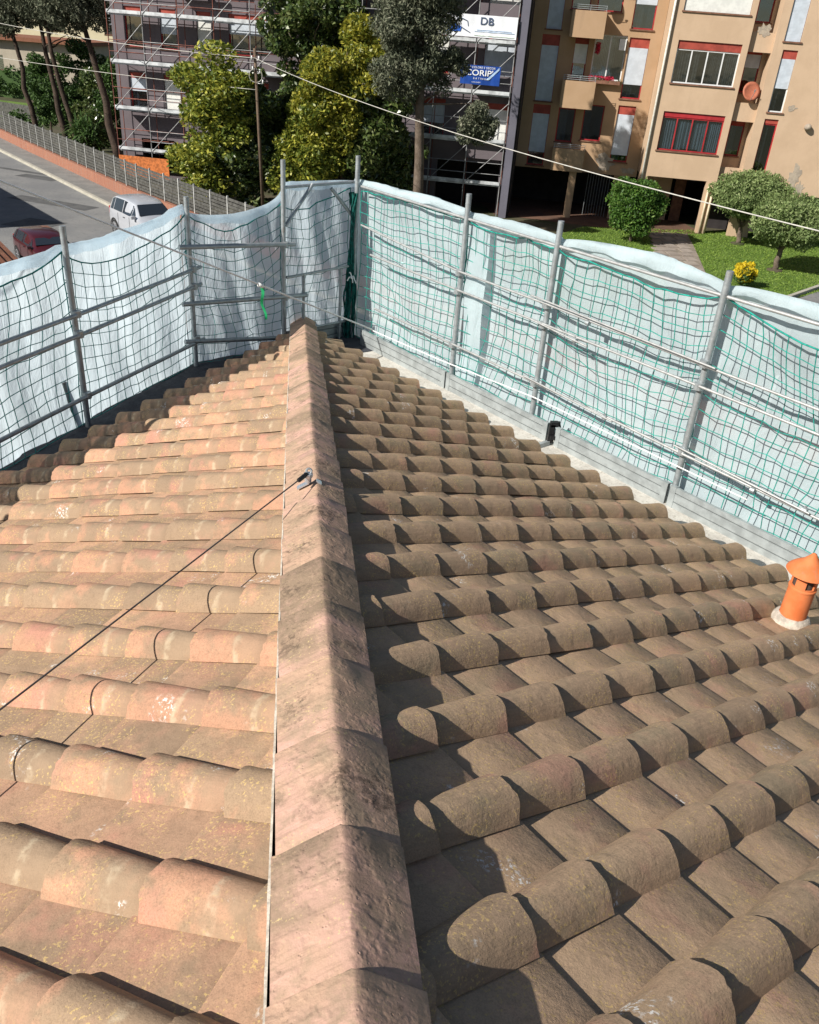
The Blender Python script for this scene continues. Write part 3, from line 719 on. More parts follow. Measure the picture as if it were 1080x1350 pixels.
for i, (cx, cy, a, w_, h_) in enumerate(((-11.0, 31.0, 1.05, 2.2, .5), (-13.2, 37.5, 1.05, 1.2, .45), (-10.6, 26.4, 1.1, .9, .9), (-15.9, 40.0, 1.05, 3.4, .22))):
    d_ = V((math.cos(a+math.pi/2+.02), math.sin(a+math.pi/2+.02))); n_ = V((-d_.y, d_.x)); c_ = V((cx, cy))
    sheetpoly('asphalt_repair', [tuple(c_+d_*sx*w_+n_*sy*h_) for sx, sy in ((-1, -1), (1, -.9), (1, 1), (-1, .95))], G+.010, M['tar'])
def bandmesh(name, a, b, z0, z1, mat, kind='structure'):
    mb = MB(); n = len(a)
    vs = [(*p_, z0) for p_ in a] + [(*p_, z1) for p_ in a] + [(*p_, z1) for p_ in b] + [(*p_, z0) for p_ in b]
    fs = []
    for i in range(n-1):
        for k in range(3): fs.append((k*n+i, k*n+i+1, (k+1)*n+i+1, (k+1)*n+i))
    fs += [(0, n, 2*n, 3*n), (n-1, 4*n-1, 3*n-1, 2*n-1)]
    mb.add(vs, fs); o = mb.build(name, mat)
    bm = bmesh.new(); bm.from_mesh(o.data); bmesh.ops.recalc_face_normals(bm, faces=bm.faces); bm.to_mesh(o.data); bm.free()
    if kind: o['kind'] = kind
    return o
bandmesh('kerb', kerbl, offs(kerbl, .16), G-.05, G+.13, M['kerb'])
bandmesh('pavement', offs(kerbl, .162), offs(kerbl, 1.35), G-.05, G+.125, M['pavement'])
M['brick'] = None
t = NT('orange_brick_wall'); p = t.pos()
bt = t.n.new('ShaderNodeTexBrick'); t.put(bt, 'Vector', t.vm('MULTIPLY', p, (1.2, 1.2, 1.))); t.put(bt, 'Scale', 4.5); t.put(bt, 'Color1', (.36, .145, .085)); t.put(bt, 'Color2', (.27, .10, .065)); t.put(bt, 'Mortar', (.32, .26, .21)); t.put(bt, 'Mortar Size', .018)
M['brick'] = t.pbr(t.mix(t.ramp(t.noise(p, 3, 6, .7), .45, .7, 0, .5), bt.outputs[0], (.30, .14, .09)), .9, 0, t.bump(t.noise(p, 30, 4), .4, .02), .2)
wl_ = offs(kerbl, 1.36); wl2 = offs(kerbl, 1.62)
bw = bandmesh('brick_wall', wl_, wl2, G-.05, G+.62, M['brick'], None); tag(bw, 'low orange brick wall beside the pavement, carrying the slatted fence', 'wall')
# slatted fence on the wall
M['slat'] = simple('weathered_grey_slat', (.085, .083, .075), .8, 0, .3, 6)
M['fpost'] = simple('pale_fence_post', (.42, .42, .40), .7, 0, .2, 6)
fen = empty('fence', (0, 0, 0), 0, 'grey horizontal slat fence with pale posts on top of the brick wall', 'fence')
cl = offs(kerbl, 1.49); mbS = MB(); cnt = 0
for a, b in zip(cl[:-1], cl[1:]):
    Lg = (b-a).length; n = max(1, round(Lg/1.35)); d = (b-a).normalized(); nn = V((-d.y, d.x))
    for i in range(n):
        p0 = a+(b-a)*(i/n); p1 = a+(b-a)*((i+1)/n)
        if p0.y > 70: continue
        mb = MB(); q_ = [p0+d*sx*.03+nn*sy*.03 for sx, sy in ((-1, -1), (1, -1), (1, 1), (-1, 1))]
        mb.prism([tuple(x) for x in q_], G+.62, G+1.78); mb.build('post', M['fpost'], fen)
        for k in range(8):
            z = G+.68+k*.133 + random.uniform(-.006, .006)
            q_ = [p0+d*.035+nn*.012, p1-d*.035+nn*.012, p1-d*.035-nn*.012, p0+d*.035-nn*.012]
            if cnt < 292 and p0.y < 62 and p0.y > 21: cnt += 1; m1 = MB(); m1.prism([tuple(x) for x in q_], z, z+.105); m1.build('slat', M['slat'], fen)
            else: mbS.prism([tuple(x) for x in q_], z, z+.105)
o = mbS.build('slat', M['slat'], fen); o['kind'] = 'stuff'
# lawn, path
lawn = [(9, 14), (19.5, 19.8), (24, 22.6), (40, 30), (40, 36), (21.2, 32.0), (14.0, 31.4), (8, 24)]
sheetpoly('lawn', lawn, G+.008, M['lawn'])
path = [(19.3, 30.8), (18.3, 27.6), (17.6, 25.5), (16.6, 22.5), (16.4, 20.6), (14.0, 14.5), (11.5, 12.5), (13.2, 18.0), (14.6, 21.9), (15.3, 24.0), (16.4, 27.6), (17.2, 30.6)]
pth = sheetpoly('path', path, G+.030, M['path'])
# path slabs
M['slabst'] = ground_mat('path_slab', (.34, .29, .25), (.26, .22, .19), (.40, .35, .30), 1.1, 6, .6, 14)
mb = MB()
for i in range(13):
    t_ = i/12; cx = lerp(18.2, 15.0, t_**.8); cy = lerp(30.3, 20.0, t_)
    for j in range(3):
        x = cx+(j-1)*.62+random.uniform(-.06, .06); y = cy+random.uniform(-.1, .1); w_ = random.uniform(.24, .30); h_ = random.uniform(.32, .40)
        mb = MB(); mb.prism([(x-w_, y-h_), (x+w_, y-h_+.04), (x+w_-.03, y+h_), (x-w_+.03, y+h_-.03)], G+.03, G+.055); mb.build('paving_slab', M['slabst'], pth)
ap = [V((14.8, 15.9)), V((17.9, 18.7)), V((20.8, 21.0)), V((30, 26.5))]
sheetpoly('car_park', [(14.9, 15.8), (18.0, 18.6), (20.9, 20.9), (30, 26.4), (60, 20), (30, -5)], G+.014, M['asphalt'])
bandmesh('kerb', ap, offs(ap, .15), G-.05, G+.13, M['kerb'])
sheetpoly('courtyard', [(17.0, 30.6), (20.3, 31.0), (20.5, 38), (9.8, 42), (10, 33.6), (14, 31.9)], G+.012, M['pilotis_floor'])
# grass blades on the lawn
def in_poly(x, y, pl):
    c = False; j = len(pl)-1
    for i in range(len(pl)):
        if (pl[i][1] > y) != (pl[j][1] > y) and x < (pl[j][0]-pl[i][0])*(y-pl[i][1])/(pl[j][1]-pl[i][1])+pl[i][0]: c = not c
        j = i
    return c
def quads(name, C, A, B, mat, parent=None):
    """C centres, A/B half-edge vectors (n,3): kite-shaped leaves"""
    n = len(C); v = np.empty((n, 4, 3), np.float32); v[:, 0] = C-A; v[:, 1] = C+B; v[:, 2] = C+A; v[:, 3] = C-B
    me = bpy.data.meshes.new(name); me.vertices.add(n*4); me.vertices.foreach_set('co', v.ravel())
    me.loops.add(n*4); me.loops.foreach_set('vertex_index', np.arange(n*4, dtype=np.int32))
    me.polygons.add(n); me.polygons.foreach_set('loop_start', np.arange(0, n*4, 4, dtype=np.int32)); me.polygons.foreach_set('loop_total', np.full(n, 4, dtype=np.int32))
    me.materials.append(mat); me.update(calc_edges=True)
    return link(name, me, parent)
def leafmat(name, cols, trans=.25, rough=.5, spec=.4):
    t = NT(name); r = t.island(); p = t.pos()
    n = t.noise(p, 1.3, 3)
    f = t.math('ADD', t.math('MULTIPLY', r, .62), t.math('MULTIPLY', n, .6))
    cr = t.n.new('ShaderNodeValToRGB'); t.put(cr, 0, f); el = cr.color_ramp.elements
    while len(el) < len(cols): el.new(.5)
    for i, (ps, c) in enumerate(cols): el[i].position = ps; el[i].color = (*c, 1)
    b = t.n.new('ShaderNodeBsdfPrincipled'); t.put(b, 'Base Color', cr.outputs[0]); t.put(b, 'Roughness', rough); t.put(b, 'Specular IOR Level', spec)
    tr = t.n.new('ShaderNodeBsdfTranslucent'); t.put(tr, 0, cr.outputs[0])
    m = t.n.new('ShaderNodeMixShader'); t.put(m, 0, trans); t.put(m, 1, b.outputs[0]); t.put(m, 2, tr.outputs[0]); t.t.links.new(m.outputs[0], t.out.inputs[0])
    return t.m
M['grass'] = leafmat('grass_blades', [(.2, (.08, .14, .02)), (.55, (.16, .26, .04)), (.9, (.28, .38, .08))], .3, .6, .2)
gp = []
while len(gp) < 42000:
    x = rng.uniform(10, 36, 4000); y = rng.uniform(15, 34, 4000)
    for a, b in zip(x, y):
        if in_poly(a, b, lawn) and not in_poly(a, b, path) and not (b < 15.2+.86*(a-14.8)*.95 and a > 14.5): gp.append((a, b))
gp = np.array(gp[:42000]); n = len(gp)
C = np.c_[gp, np.full(n, G+.03)]; a_ = rng.uniform(0, 6.28, n); hh = rng.uniform(.012, .04, n)
A_ = np.c_[rng.normal(0, .03, n), rng.normal(0, .03, n), hh]; B_ = np.c_[np.cos(a_)*.022, np.sin(a_)*.022, np.zeros(n)]
o = quads('grass', C.astype(np.float32), A_, B_, M['grass']); o['kind'] = 'stuff'

# =================================================================== VEGETATION
M['bark'] = ground_mat('grey_brown_bark', (.17, .13, .10), (.10, .075, .055), (.24, .20, .17), 3, 20, 1., 18)
M['bark_dark'] = ground_mat('dark_bark', (.085, .06, .045), (.05, .036, .028), (.14, .11, .09), 3, 20, 1., 18)
M['leaf_y'] = leafmat('yellow_green_leaves', [(.15, (.04, .065, .012)), (.40, (.12, .155, .022)), (.60, (.28, .29, .04)), (.85, (.52, .47, .07))], .38, .45)
M['leaf_yg'] = leafmat('green_and_yellow_leaves', [(.15, (.03, .055, .012)), (.42, (.11, .155, .024)), (.64, (.24, .275, .042)), (.88, (.50, .48, .075))], .32, .45)
M['leaf_g'] = leafmat('glossy_dark_green_leaves', [(.15, (.018, .036, .010)), (.5, (.05, .085, .02)), (.75, (.11, .15, .04)), (.95, (.22, .24, .09))], .2, .32, .6)
M['leaf_c'] = leafmat('grey_green_conifer_sprays', [(.15, (.045, .055, .036)), (.5, (.10, .115, .075)), (.8, (.18, .19, .125)), (.95, (.26, .26, .19))], .15, .8, .15)
M['leaf_b'] = leafmat('fresh_green_bush_leaves', [(.15, (.025, .065, .01)), (.5, (.055, .13, .02)), (.8, (.11, .21, .035)), (.95, (.2, .3, .07))], .3, .5)
M['leaf_o'] = leafmat('soft_grey_green_leaves', [(.15, (.08, .125, .04)), (.5, (.16, .225, .075)), (.8, (.27, .34, .13)), (.95, (.40, .46, .22))], .3, .6, .3)
M['leaf_w'] = leafmat('yellow_blossom', [(.1, (.25, .30, .02)), (.4, (.62, .48, .02)), (.9, (.80, .62, .03))], .3, .5)
M['leaf_h'] = leafmat('hedge_leaves', [(.15, (.02, .05, .012)), (.5, (.045, .095, .02)), (.9, (.09, .16, .035))], .2, .6)
def unit(n):
    v_ = rng.normal(size=(n, 3)); return v_/np.linalg.norm(v_, axis=1)[:, None]
def crown(name, clumps, nleaf, size, mat, parent, hang=0., shell=.55, aspect=.45):
    """clumps: (x,y,z,rx,ry,rz)"""
    cl_ = np.array(clumps, float); wt = cl_[:, 3]*cl_[:, 4]*cl_[:, 5]; wt = wt**(.75); wt /= wt.sum()
    idx = rng.choice(len(cl_), nleaf, p=wt); u = unit(nleaf); r = rng.uniform(0, 1, nleaf)**(1/3); r = shell + (1-shell)*r if shell < 1 else r
    r = np.where(rng.uniform(size=nleaf) < .78, r, rng.uniform(.25, 1.12, nleaf))
    P_ = cl_[idx, :3] + u*r[:, None]*cl_[idx, 3:6]
    d = unit(nleaf)*.8 + u*.35; d[:, 2] -= hang; d /= np.linalg.norm(d, axis=1)[:, None]
    s_ = rng.uniform(.6, 1.4, nleaf)*size
    o2 = np.cross(d, unit(nleaf)); o2 /= np.linalg.norm(o2, axis=1)[:, None]+1e-6
    return quads(name, P_.astype(np.float32), d*s_[:, None], o2*(s_*aspect)[:, None], mat, parent)
def clumps_in(c, rad, n, cr, squash=.8, seed=0, surf=.5):
    rg = np.random.default_rng(seed); out = []
    for i in range(n):
        u = rg.normal(size=3); u /= np.linalg.norm(u); r = surf+(1-surf)*rg.uniform()
        s_ = cr*rg.uniform(.6, 1.35)
        out.append((c[0]+u[0]*r*rad[0], c[1]+u[1]*r*rad[1], c[2]+u[2]*r*rad[2], s_, s_, s_*squash))
    return out
def trunk(parent, p0, p1, r0, r1, mat, name='trunk', wig=.08, seed=0):
    rg = random.Random(seed); pts = []; p0, p1 = V(p0), V(p1)
    for i in range(9):
        t_ = i/8; w_ = wig*math.sin(math.pi*t_); pts.append(lerp(p0, p1, t_)+V((rg.uniform(-w_, w_), rg.uniform(-w_, w_), 0)))
    mb = MB(); mb.tube(pts, r0, 8, r1=r1); return mb.build(name, mat, parent, smooth=True)
def tree(name, base, label, cat, group=None): return empty(name, (base[0], base[1], G), 0, label, cat, group)

# yellow-green tree on the left of the middle group
T1 = tree('broadleaf_tree', (-4.3, 32.6), 'yellow-green leafy tree standing left of the wooden pole behind the slatted fence', 'tree', None)
T1.location.x = -3.5; T1.scale = (1.22, 1, 1)
trunk(T1, (0, 0, 0), (.2, .2, 5.5), .16, .05, M['bark'], seed=1)
for k in range(6):
    a = k*1.1; trunk(T1, (.05, .05, 1.6+k*.6), (math.cos(a)*1.3, math.sin(a)*1.2, 3+k*.65), .05, .015, M['bark'], 'limb', .1, k)
crown('crown', clumps_in((-.1, 0, 4.3), (1.7, 1.3, 2.1), 60, .60, .8, 1, .25)+clumps_in((-.6, 0, 1.7), (1.5, 1.2, 1.5), 34, .58, .8, 11, .2), 27000, .10, M['leaf_yg'], T1)
crown('crown', clumps_in((1.1, .3, 2.7), (1.2, 1.1, 2.7), 44, .6, .8, 12, .2)+clumps_in((.8, .3, 5.0), (1.1, .9, .9), 10, .42, .8, 13, .3), 20000, .11, M['leaf_g'], T1)
# glossy evergreen, tallest in the middle
T2 = tree('magnolia_tree', (.5, 35.0), 'tall glossy dark-leaved tree rising above the yellow-green trees in the middle', 'tree')
trunk(T2, (0, 0, 0), (.1, 0, 8.6), .2, .05, M['bark'], seed=3)
for k in range(8):
    a = k*.9+.5; trunk(T2, (.05, 0, 3+k*.6), (math.cos(a)*1.6, math.sin(a)*1.3, 5+k*.6), .06, .015, M['bark'], 'limb', .12, 20+k)
crown('crown', clumps_in((0.3, 0, 8.0), (2.4, 1.5, 2.1), 76, .58, .75, 2, .25)+clumps_in((-.8, -.3, 3.4), (2.0, 1.2, 3.4), 60, .65, .8, 22, .2), 44000, .125, M['leaf_g'], T2)
T3 = tree('broadleaf_tree', (2.1, 32.2), 'large dense yellow-green tree in front of the scaffolding, between the pole and the conifer', 'tree')
trunk(T3, (0, 0, 0), (.1, 0, 6.8), .2, .05, M['bark'], seed=5)
for k in range(7):
    a = k*1.3; trunk(T3, (.05, 0, 1.8+k*.6), (math.cos(a)*1.5, math.sin(a)*1.3, 3.2+k*.6), .06, .015, M['bark'], 'limb', .12, 40+k)
crown('crown', clumps_in((-.6, 0, 4.7), (1.7, 1.3, 2.5), 70, .6, .8, 3, .2)+clumps_in((.9, .1, 5.6), (1.1, .9, 2.4), 40, .55, .85, 31, .2), 36000, .10, M['leaf_y'], T3)
crown('crown', clumps_in((-1.4, -.3, 2.0), (1.5, 1.2, 2.0), 44, .58, .8, 32, .2)+clumps_in((-1.2, .1, 4.2), (1.3, 1.1, 1.6), 26, .5, .8, 37, .2), 24000, .10, M['leaf_yg'], T3); T3.scale = (1.08, 1, 1.02)
crown('crown', clumps_in((1.6, .3, 3.0), (1.9, 1.2, 3.1), 64, .65, .8, 33, .2), 30000, .12, M['leaf_g'], T3)
# conifer with visible trunk
T4 = tree('conifer_tree', (5.25, 28.0), 'tall grey-green conifer with a bare trunk in front of the scaffolded building', 'tree', None)
T4.location.z = G+.66; T4.scale = (.914,)*3
trunk(T4, (0, 0, -1), (-.35, 0, 13.5), .28, .06, M['bark'], seed=7, wig=.1)
for (a, b, r) in (((-.15, 0, 5.0), (2.4, -.3, 5.2), .05), ((-.15, 0, 5.1), (1.0, -.2, 5.9), .05), ((-.2, 0, 6.2), (-1.6, .1, 7.0), .06), ((-.2, 0, 6.8), (1.2, -.3, 8.0), .05), ((-.25, 0, 7.5), (-1.9, -.3, 8.4), .05), ((-.1, 0, 4.6), (-.9, .2, 5.4), .05), ((-.3, 0, 9), (1.5, .2, 9.9), .05), ((-.3, 0, 9.5), (-1.6, 0, 10.4), .05)):
    trunk(T4, a, b, r, .02, M['bark'], 'limb', .12, int(a[2]*10))
crown('crown', clumps_in((-.75, 0, 9.5), (2.15, 1.7, 3.5), 130, .58, .9, 4, .15)+clumps_in((-.3, 0, 12.8), (1.4, 1.2, 1.6), 20, .5, 1, 41, .3)+clumps_in((-.8, 0, 6.4), (1.9, 1.1, 1.3), 34, .5, .8, 45, .2)+clumps_in((.6, -.1, 6.4), (.8, .7, 1.0), 10, .40, .8, 46, .2), 78000, .085, M['leaf_c'], T4, .5, .3, .35)
crown('crown', clumps_in((2.5, -.3, 4.3), (.95, .7, .8), 16, .42, .8, 42, .2)+clumps_in((1.0, -.2, 6.9), (.7, .6, .45), 10, .32, .9, 43, .2), 9000, .085, M['leaf_c'], T4, .5, .3, .35)
# left tall pines
Lg = 'tall pines with bare leaning trunks at the left'
pines = [((-16.2, 49.6), (-.95, 0, 8.5), .20, 'leftmost of the tall pines, with a slim bare trunk behind the slatted fence', 7.9, (-1.1, 0), 1.9, 5),
         ((-14.2, 48.6), (-1.0, 0, 8.5), .22, 'second tall pine from the left, dark trunk close beside its neighbour', 8.3, (-.9, 0), 1.7, 6),
         ((-13.4, 47.8), (-1.3, 0, 8.6), .20, 'third tall pine from the left, leaning trunk above the spiky plant', 8.4, (-1.0, 0), 1.6, 7),
         ((-9.9, 42.2), (-1.6, .2, 9.0), .27, 'thick dark leaning pine trunk beside the left edge of the scaffolding', 8.3, (-1.3, 0), 2.0, 8)]
for (bx, by), top, r, lab, cz, co_, cr_, sd in pines:
    T = tree('pine_tree', (bx, by), lab, 'tree', Lg)
    trunk(T, (0, 0, 0), top, r, .07, M['bark_dark'], seed=sd, wig=.12)
    for k in range(5):
        a = k*1.3+sd; z = 5.6+k*.6; f_ = z/top[2]; trunk(T, (top[0]*f_, 0, z), (top[0]*f_+math.cos(a)*1.5, math.sin(a)*1.2, z+.7), .05, .015, M['bark_dark'], 'limb', .1, sd*9+k)
    crown('crown', clumps_in((co_[0], co_[1], cz), (cr_, cr_*.9, 1.9), 80, .6, .85, sd, .15), 26000, .10, M['leaf_c'], T, .3, .3, .35)
# understorey shrubs
shr = [((-13.4, 53.0), 2.2, 1.6, 6.8, 'leaf_h', 'large dark green shrub filling the gap behind the pines', 14000), ((-16.6, 54.5), 2.0, 1.5, 5.6, 'leaf_h', 'broad green shrub behind the leftmost pine trunk', 11000), ((-14.6, 50.6), 2.0, 1.5, 4.6, 'leaf_h', 'mid-green shrub between the first two pine trunks', 9000), ((-12.2, 47.8), 1.4, 1.2, 4.9, 'leaf_g', 'tall dark glossy shrub between the pines and the scaffolding', 11000),
       ((-12.0, 45.2), 1.0, 1.0, 3.0, 'leaf_g', 'dark shrub above the spiky plant by the fence', 6000), ((-18.2, 52.5), 1.5, 1.2, 1.6, 'leaf_h', 'low shrub left of the first pine trunk', 4000),
       ((-10.8, 46.5), 1.3, 1.2, 6.2, 'leaf_h', 'tall green shrub behind the thick leaning trunk', 9000)]
for (bx, by), rx, ry, hz, m_, lab, nl in shr:
    T = tree('shrub', (bx, by), lab, 'shrub'); trunk(T, (0, 0, 0), (.1, 0, hz*.6), .06, .02, M['bark_dark'], 'stem')
    crown('foliage', clumps_in((0, 0, hz*.5), (rx*.8, ry*.8, hz*.46), 30, .5, .8, int(hz*10), .2), nl, .095, M[m_], T)
# spiky plant by the fence
T = tree('yucca', (-12.0, 43.6), 'spiky long-leaved plant spilling over the slatted fence', 'plant')
trunk(T, (0, 0, 0), (0, 0, 1.3), .14, .1, M['bark_dark'], 'stem')
mb = MB()
for k in range(150):
    a = random.uniform(0, 6.28); el = random.uniform(-.3, 1.3); Lh = random.uniform(.9, 1.4); d = V((math.cos(a)*math.cos(el), math.sin(a)*math.cos(el), math.sin(el))); c_ = V((random.uniform(-.6, .6), random.uniform(-.5, .5), 1.5+random.uniform(-.5, .5)))
    sd_ = d.cross(V((0, 0, 1))).normalized()*.045
    p1 = c_+d*Lh*.5; p2 = c_+d*Lh-V((0, 0, .3*Lh))
    mb.add([c_-sd_*.6, c_+sd_*.6, p1+sd_, p1-sd_, p2], [(0, 1, 2, 3), (3, 2, 4)])
mb.build('leaf', M['leaf_h'], T)['kind'] = 'stuff'
# right side garden
T = tree('bush', (15.45, 28.4), 'round bright green bush on the lawn in front of the dark ground floor', 'bush'); trunk(T, (0, 0, 0), (0, 0, 1.4), .08, .03, M['bark'], 'stem')
crown('foliage', clumps_in((0, 0, 1.6), (1.15, 1.15, 1.15), 60, .42, .85, 51, .55)+[(0, 0, 1.55, 1.2, 1.2, 1.2)], 22000, .075, M['leaf_b'], T, .1, .3)
for (bx, by), rx, z0, z1, lab, sd in (((20.25, 23.74), 1.85, .85, 3.2, 'clipped grey-green tree on a short trunk, the nearer of the two on the lawn', 61), ((21.1, 29.0), 2.15, .9, 3.6, 'clipped grey-green tree further back, touching the tan building', 62)):
    T = tree('clipped_tree', (bx, by), lab, 'tree', 'clipped trees on the lawn'); trunk(T, (0, 0, 0), (.05, 0, 1.7), .13, .08, M['bark'], seed=sd)
    for k in range(4): trunk(T, (0, 0, .8), (math.cos(k*1.6)*.8, math.sin(k*1.6)*.8, 1.7), .05, .02, M['bark'], 'limb', .04, k+sd)
    cz = (z0+z1)/2; crown('crown', clumps_in((0, 0, cz), (rx*.78, rx*.78, (z1-z0)*.36), 66, .42, .75, sd, .55)+[(0, 0, cz, rx*.8, rx*.8, (z1-z0)*.4)], 26000, .07, M['leaf_o'], T, .1, .3)
    mb = MB(); mb.lathe([(.34, 0), (.33, .06), (.15, .10)], (0, 0, 0), 12); mb.build('soil_ring', M['soil'], T)
T = tree('flower_bush', (17.3, 20.75), 'small yellow-flowering bush on the lawn beside the path', 'bush'); trunk(T, (0, 0, 0), (0, 0, .5), .04, .02, M['bark'], 'stem')
crown('foliage', clumps_in((0, 0, .5), (.36, .36, .34), 26, .17, .9, 71, .4), 3500, .05, M['leaf_h'], T); crown('blossom', clumps_in((0, 0, .56), (.42, .42, .36), 30, .15, .9, 72, .6), 4200, .045, M['leaf_w'], T, 0, .7)
# far hedge and shrubs
hd = empty('hedge', (-31, 82, G), math.radians(-14), 'long clipped green hedge in front of the far low building', 'hedge')
cx_ = [(random.uniform(-14, 8), random.uniform(-.6, .6), random.uniform(.5, 2.3), .7, .7, .5) for _ in range(120)]
crown('foliage', cx_, 14000, .16, M['leaf_h'], hd)
mb = MB(); mb.box((-14, -.5, 0), (8, .5, 2.2)); mb.build('core', M['leaf_h'], hd)
sheetpoly('lawn', [(-60, 66), (-19, 60), (-14, 72), (-60, 92)], G+.01, M['lawn'])
fp = [V((-60, 62)), V((-24.2, 66)), V((-19.5, 62.5))]
fw = bandmesh('fence_far', fp, offs(fp, .06), G+.1, G+1.0, M['slat'], None); fw.name = 'fence'; tag(fw, 'low grey fence bordering the far lawn at the left', 'fence')

# =================================================================== BUILDINGS
AX = math.radians(-16)
def plaster(name, a, b, c_, stain=.35):
    t = NT(name); p = t.pos(); o_ = t.obj()
    c = t.mix(t.ramp(t.noise(p, .9, 5, .6), .35, .65), a, b)
    st = t.noise(t.vm('MULTIPLY', o_, (2.2, 2.2, .28)), 1.5, 5, .65)
    c = t.mix(t.ramp(st, .55, .75, 0, stain), c, c_)
    c = t.mix(t.ramp(t.noise(p, 14, 5, .7), .5, .7, 0, .12), c, c_)
    return t.pbr(c, .92, 0, t.bump(t.noise(p, 25, 5, .7), .35, .012), .2)
M['tan'] = plaster('tan_render', (.56, .405, .275), (.51, .365, .245), (.40, .29, .20))
M['ochre'] = plaster('ochre_render', (.45, .30, .185), (.41, .27, .16), (.31, .21, .135))
M['mauve'] = plaster('grey_mauve_render', (.165, .14, .15), (.145, .122, .132), (.11, .095, .098))
M['pier'] = plaster('slate_pier', (.155, .150, .185), (.135, .13, .16), (.11, .11, .13))
M['redbox'] = simple('red_shutter_box', (.34, .065, .045), .6, 0, .18, 3)
M['redframe'] = simple('red_window_frame', (.38, .03, .035), .5, 0, .15, 3)
M['whiteframe'] = simple('white_window_frame', (.74, .74, .73), .5, 0, .05)
M['sill'] = simple('brown_stone_sill', (.20, .10, .065), .8, 0, .2, 5)
M['shutter'] = simple('pale_roller_shutter', (.55, .60, .66), .6, 0, .07, 4)
M['shutter_w'] = simple('white_roller_shutter', (.74, .74, .70), .6, 0, .07, 4)
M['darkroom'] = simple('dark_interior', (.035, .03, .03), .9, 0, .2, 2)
M['curtain'] = simple('grey_curtain', (.22, .21, .20), .9, 0, .3, 9)
t = NT('car_window_glass'); M['cglass'] = t.pbr((.025, .032, .042), .06, 0, None, .8)
t = NT('window_glass'); gn = t.n.new('ShaderNodeBsdfGlossy'); t.put(gn, 'Color', (.9, .93, .95)); t.put(gn, 'Roughness', .04)
t.put(gn, 'Normal', t.bump(t.noise(t.pos(), 1.1, 2), .12, .05)); tg = t.n.new('ShaderNodeBsdfTransparent'); t.put(tg, 0, (.55, .60, .62))
mg = t.n.new('ShaderNodeMixShader'); t.put(mg, 0, .16); t.put(mg, 1, tg.outputs[0]); t.put(mg, 2, gn.outputs[0]); t.t.links.new(mg.outputs[0], t.out.inputs[0]); M['glass'] = t.m
t = NT('damaged_render_patch'); p = t.pos(); M['patch'] = t.pbr(t.mix(t.ramp(t.noise(p, 3.5, 6, .7), .42, .6), (.43, .36, .28), (.31, .26, .21)), .95, 0, t.bump(t.noise(p, 14, 5, .7), .6, .02), .2)
M['pipe'] = simple('cream_downpipe', (.66, .55, .40), .6, 0, .1)
M['pipe_w'] = simple('white_downpipe', (.72, .68, .60), .5, 0, .1)

def wall_open(parent, name, u0, u1, z0, z1, d0, d1, openings, mat):
    """wall slab between depths d0..d1 with rectangular openings (u0,u1,z0,z1)"""
    us = sorted({u0, u1, *[min(max(o_[i], u0), u1) for o_ in openings for i in (0, 1)]}); zs = sorted({z0, z1, *[min(max(o_[i], z0), z1) for o_ in openings for i in (2, 3)]})
    mb = MB(); inside = lambda a, b: any(o_[0] < a < o_[1] and o_[2] < b < o_[3] for o_ in openings)
    solid = [[not inside((us[i]+us[i+1])/2, (zs[j]+zs[j+1])/2) for j in range(len(zs)-1)] for i in range(len(us)-1)]
    nu, nz = len(us)-1, len(zs)-1
    S = lambda i, j: 0 <= i < nu and 0 <= j < nz and solid[i][j]
    for i in range(nu):
        for j in range(nz):
            if not solid[i][j]: continue
            a, b, c, d = us[i], us[i+1], zs[j], zs[j+1]
            mb.add([(a, d0, c), (b, d0, c), (b, d0, d), (a, d0, d)], [(0, 1, 2, 3)]); mb.add([(a, d1, c), (b, d1, c), (b, d1, d), (a, d1, d)], [(3, 2, 1, 0)])
            if not S(i-1, j): mb.add([(a, d0, c), (a, d1, c), (a, d1, d), (a, d0, d)], [(3, 2, 1, 0)])
            if not S(i+1, j): mb.add([(b, d0, c), (b, d1, c), (b, d1, d), (b, d0, d)], [(0, 1, 2, 3)])
            if not S(i, j-1): mb.add([(a, d0, c), (b, d0, c), (b, d1, c), (a, d1, c)], [(3, 2, 1, 0)])
            if not S(i, j+1): mb.add([(a, d0, d), (b, d0, d), (b, d1, d), (a, d1, d)], [(0, 1, 2, 3)])
    return mb.build(name, mat, parent)
def bx(parent, name, a, b, mat):
    mb = MB(); mb.box(a, b); return mb.build(name, mat, parent)
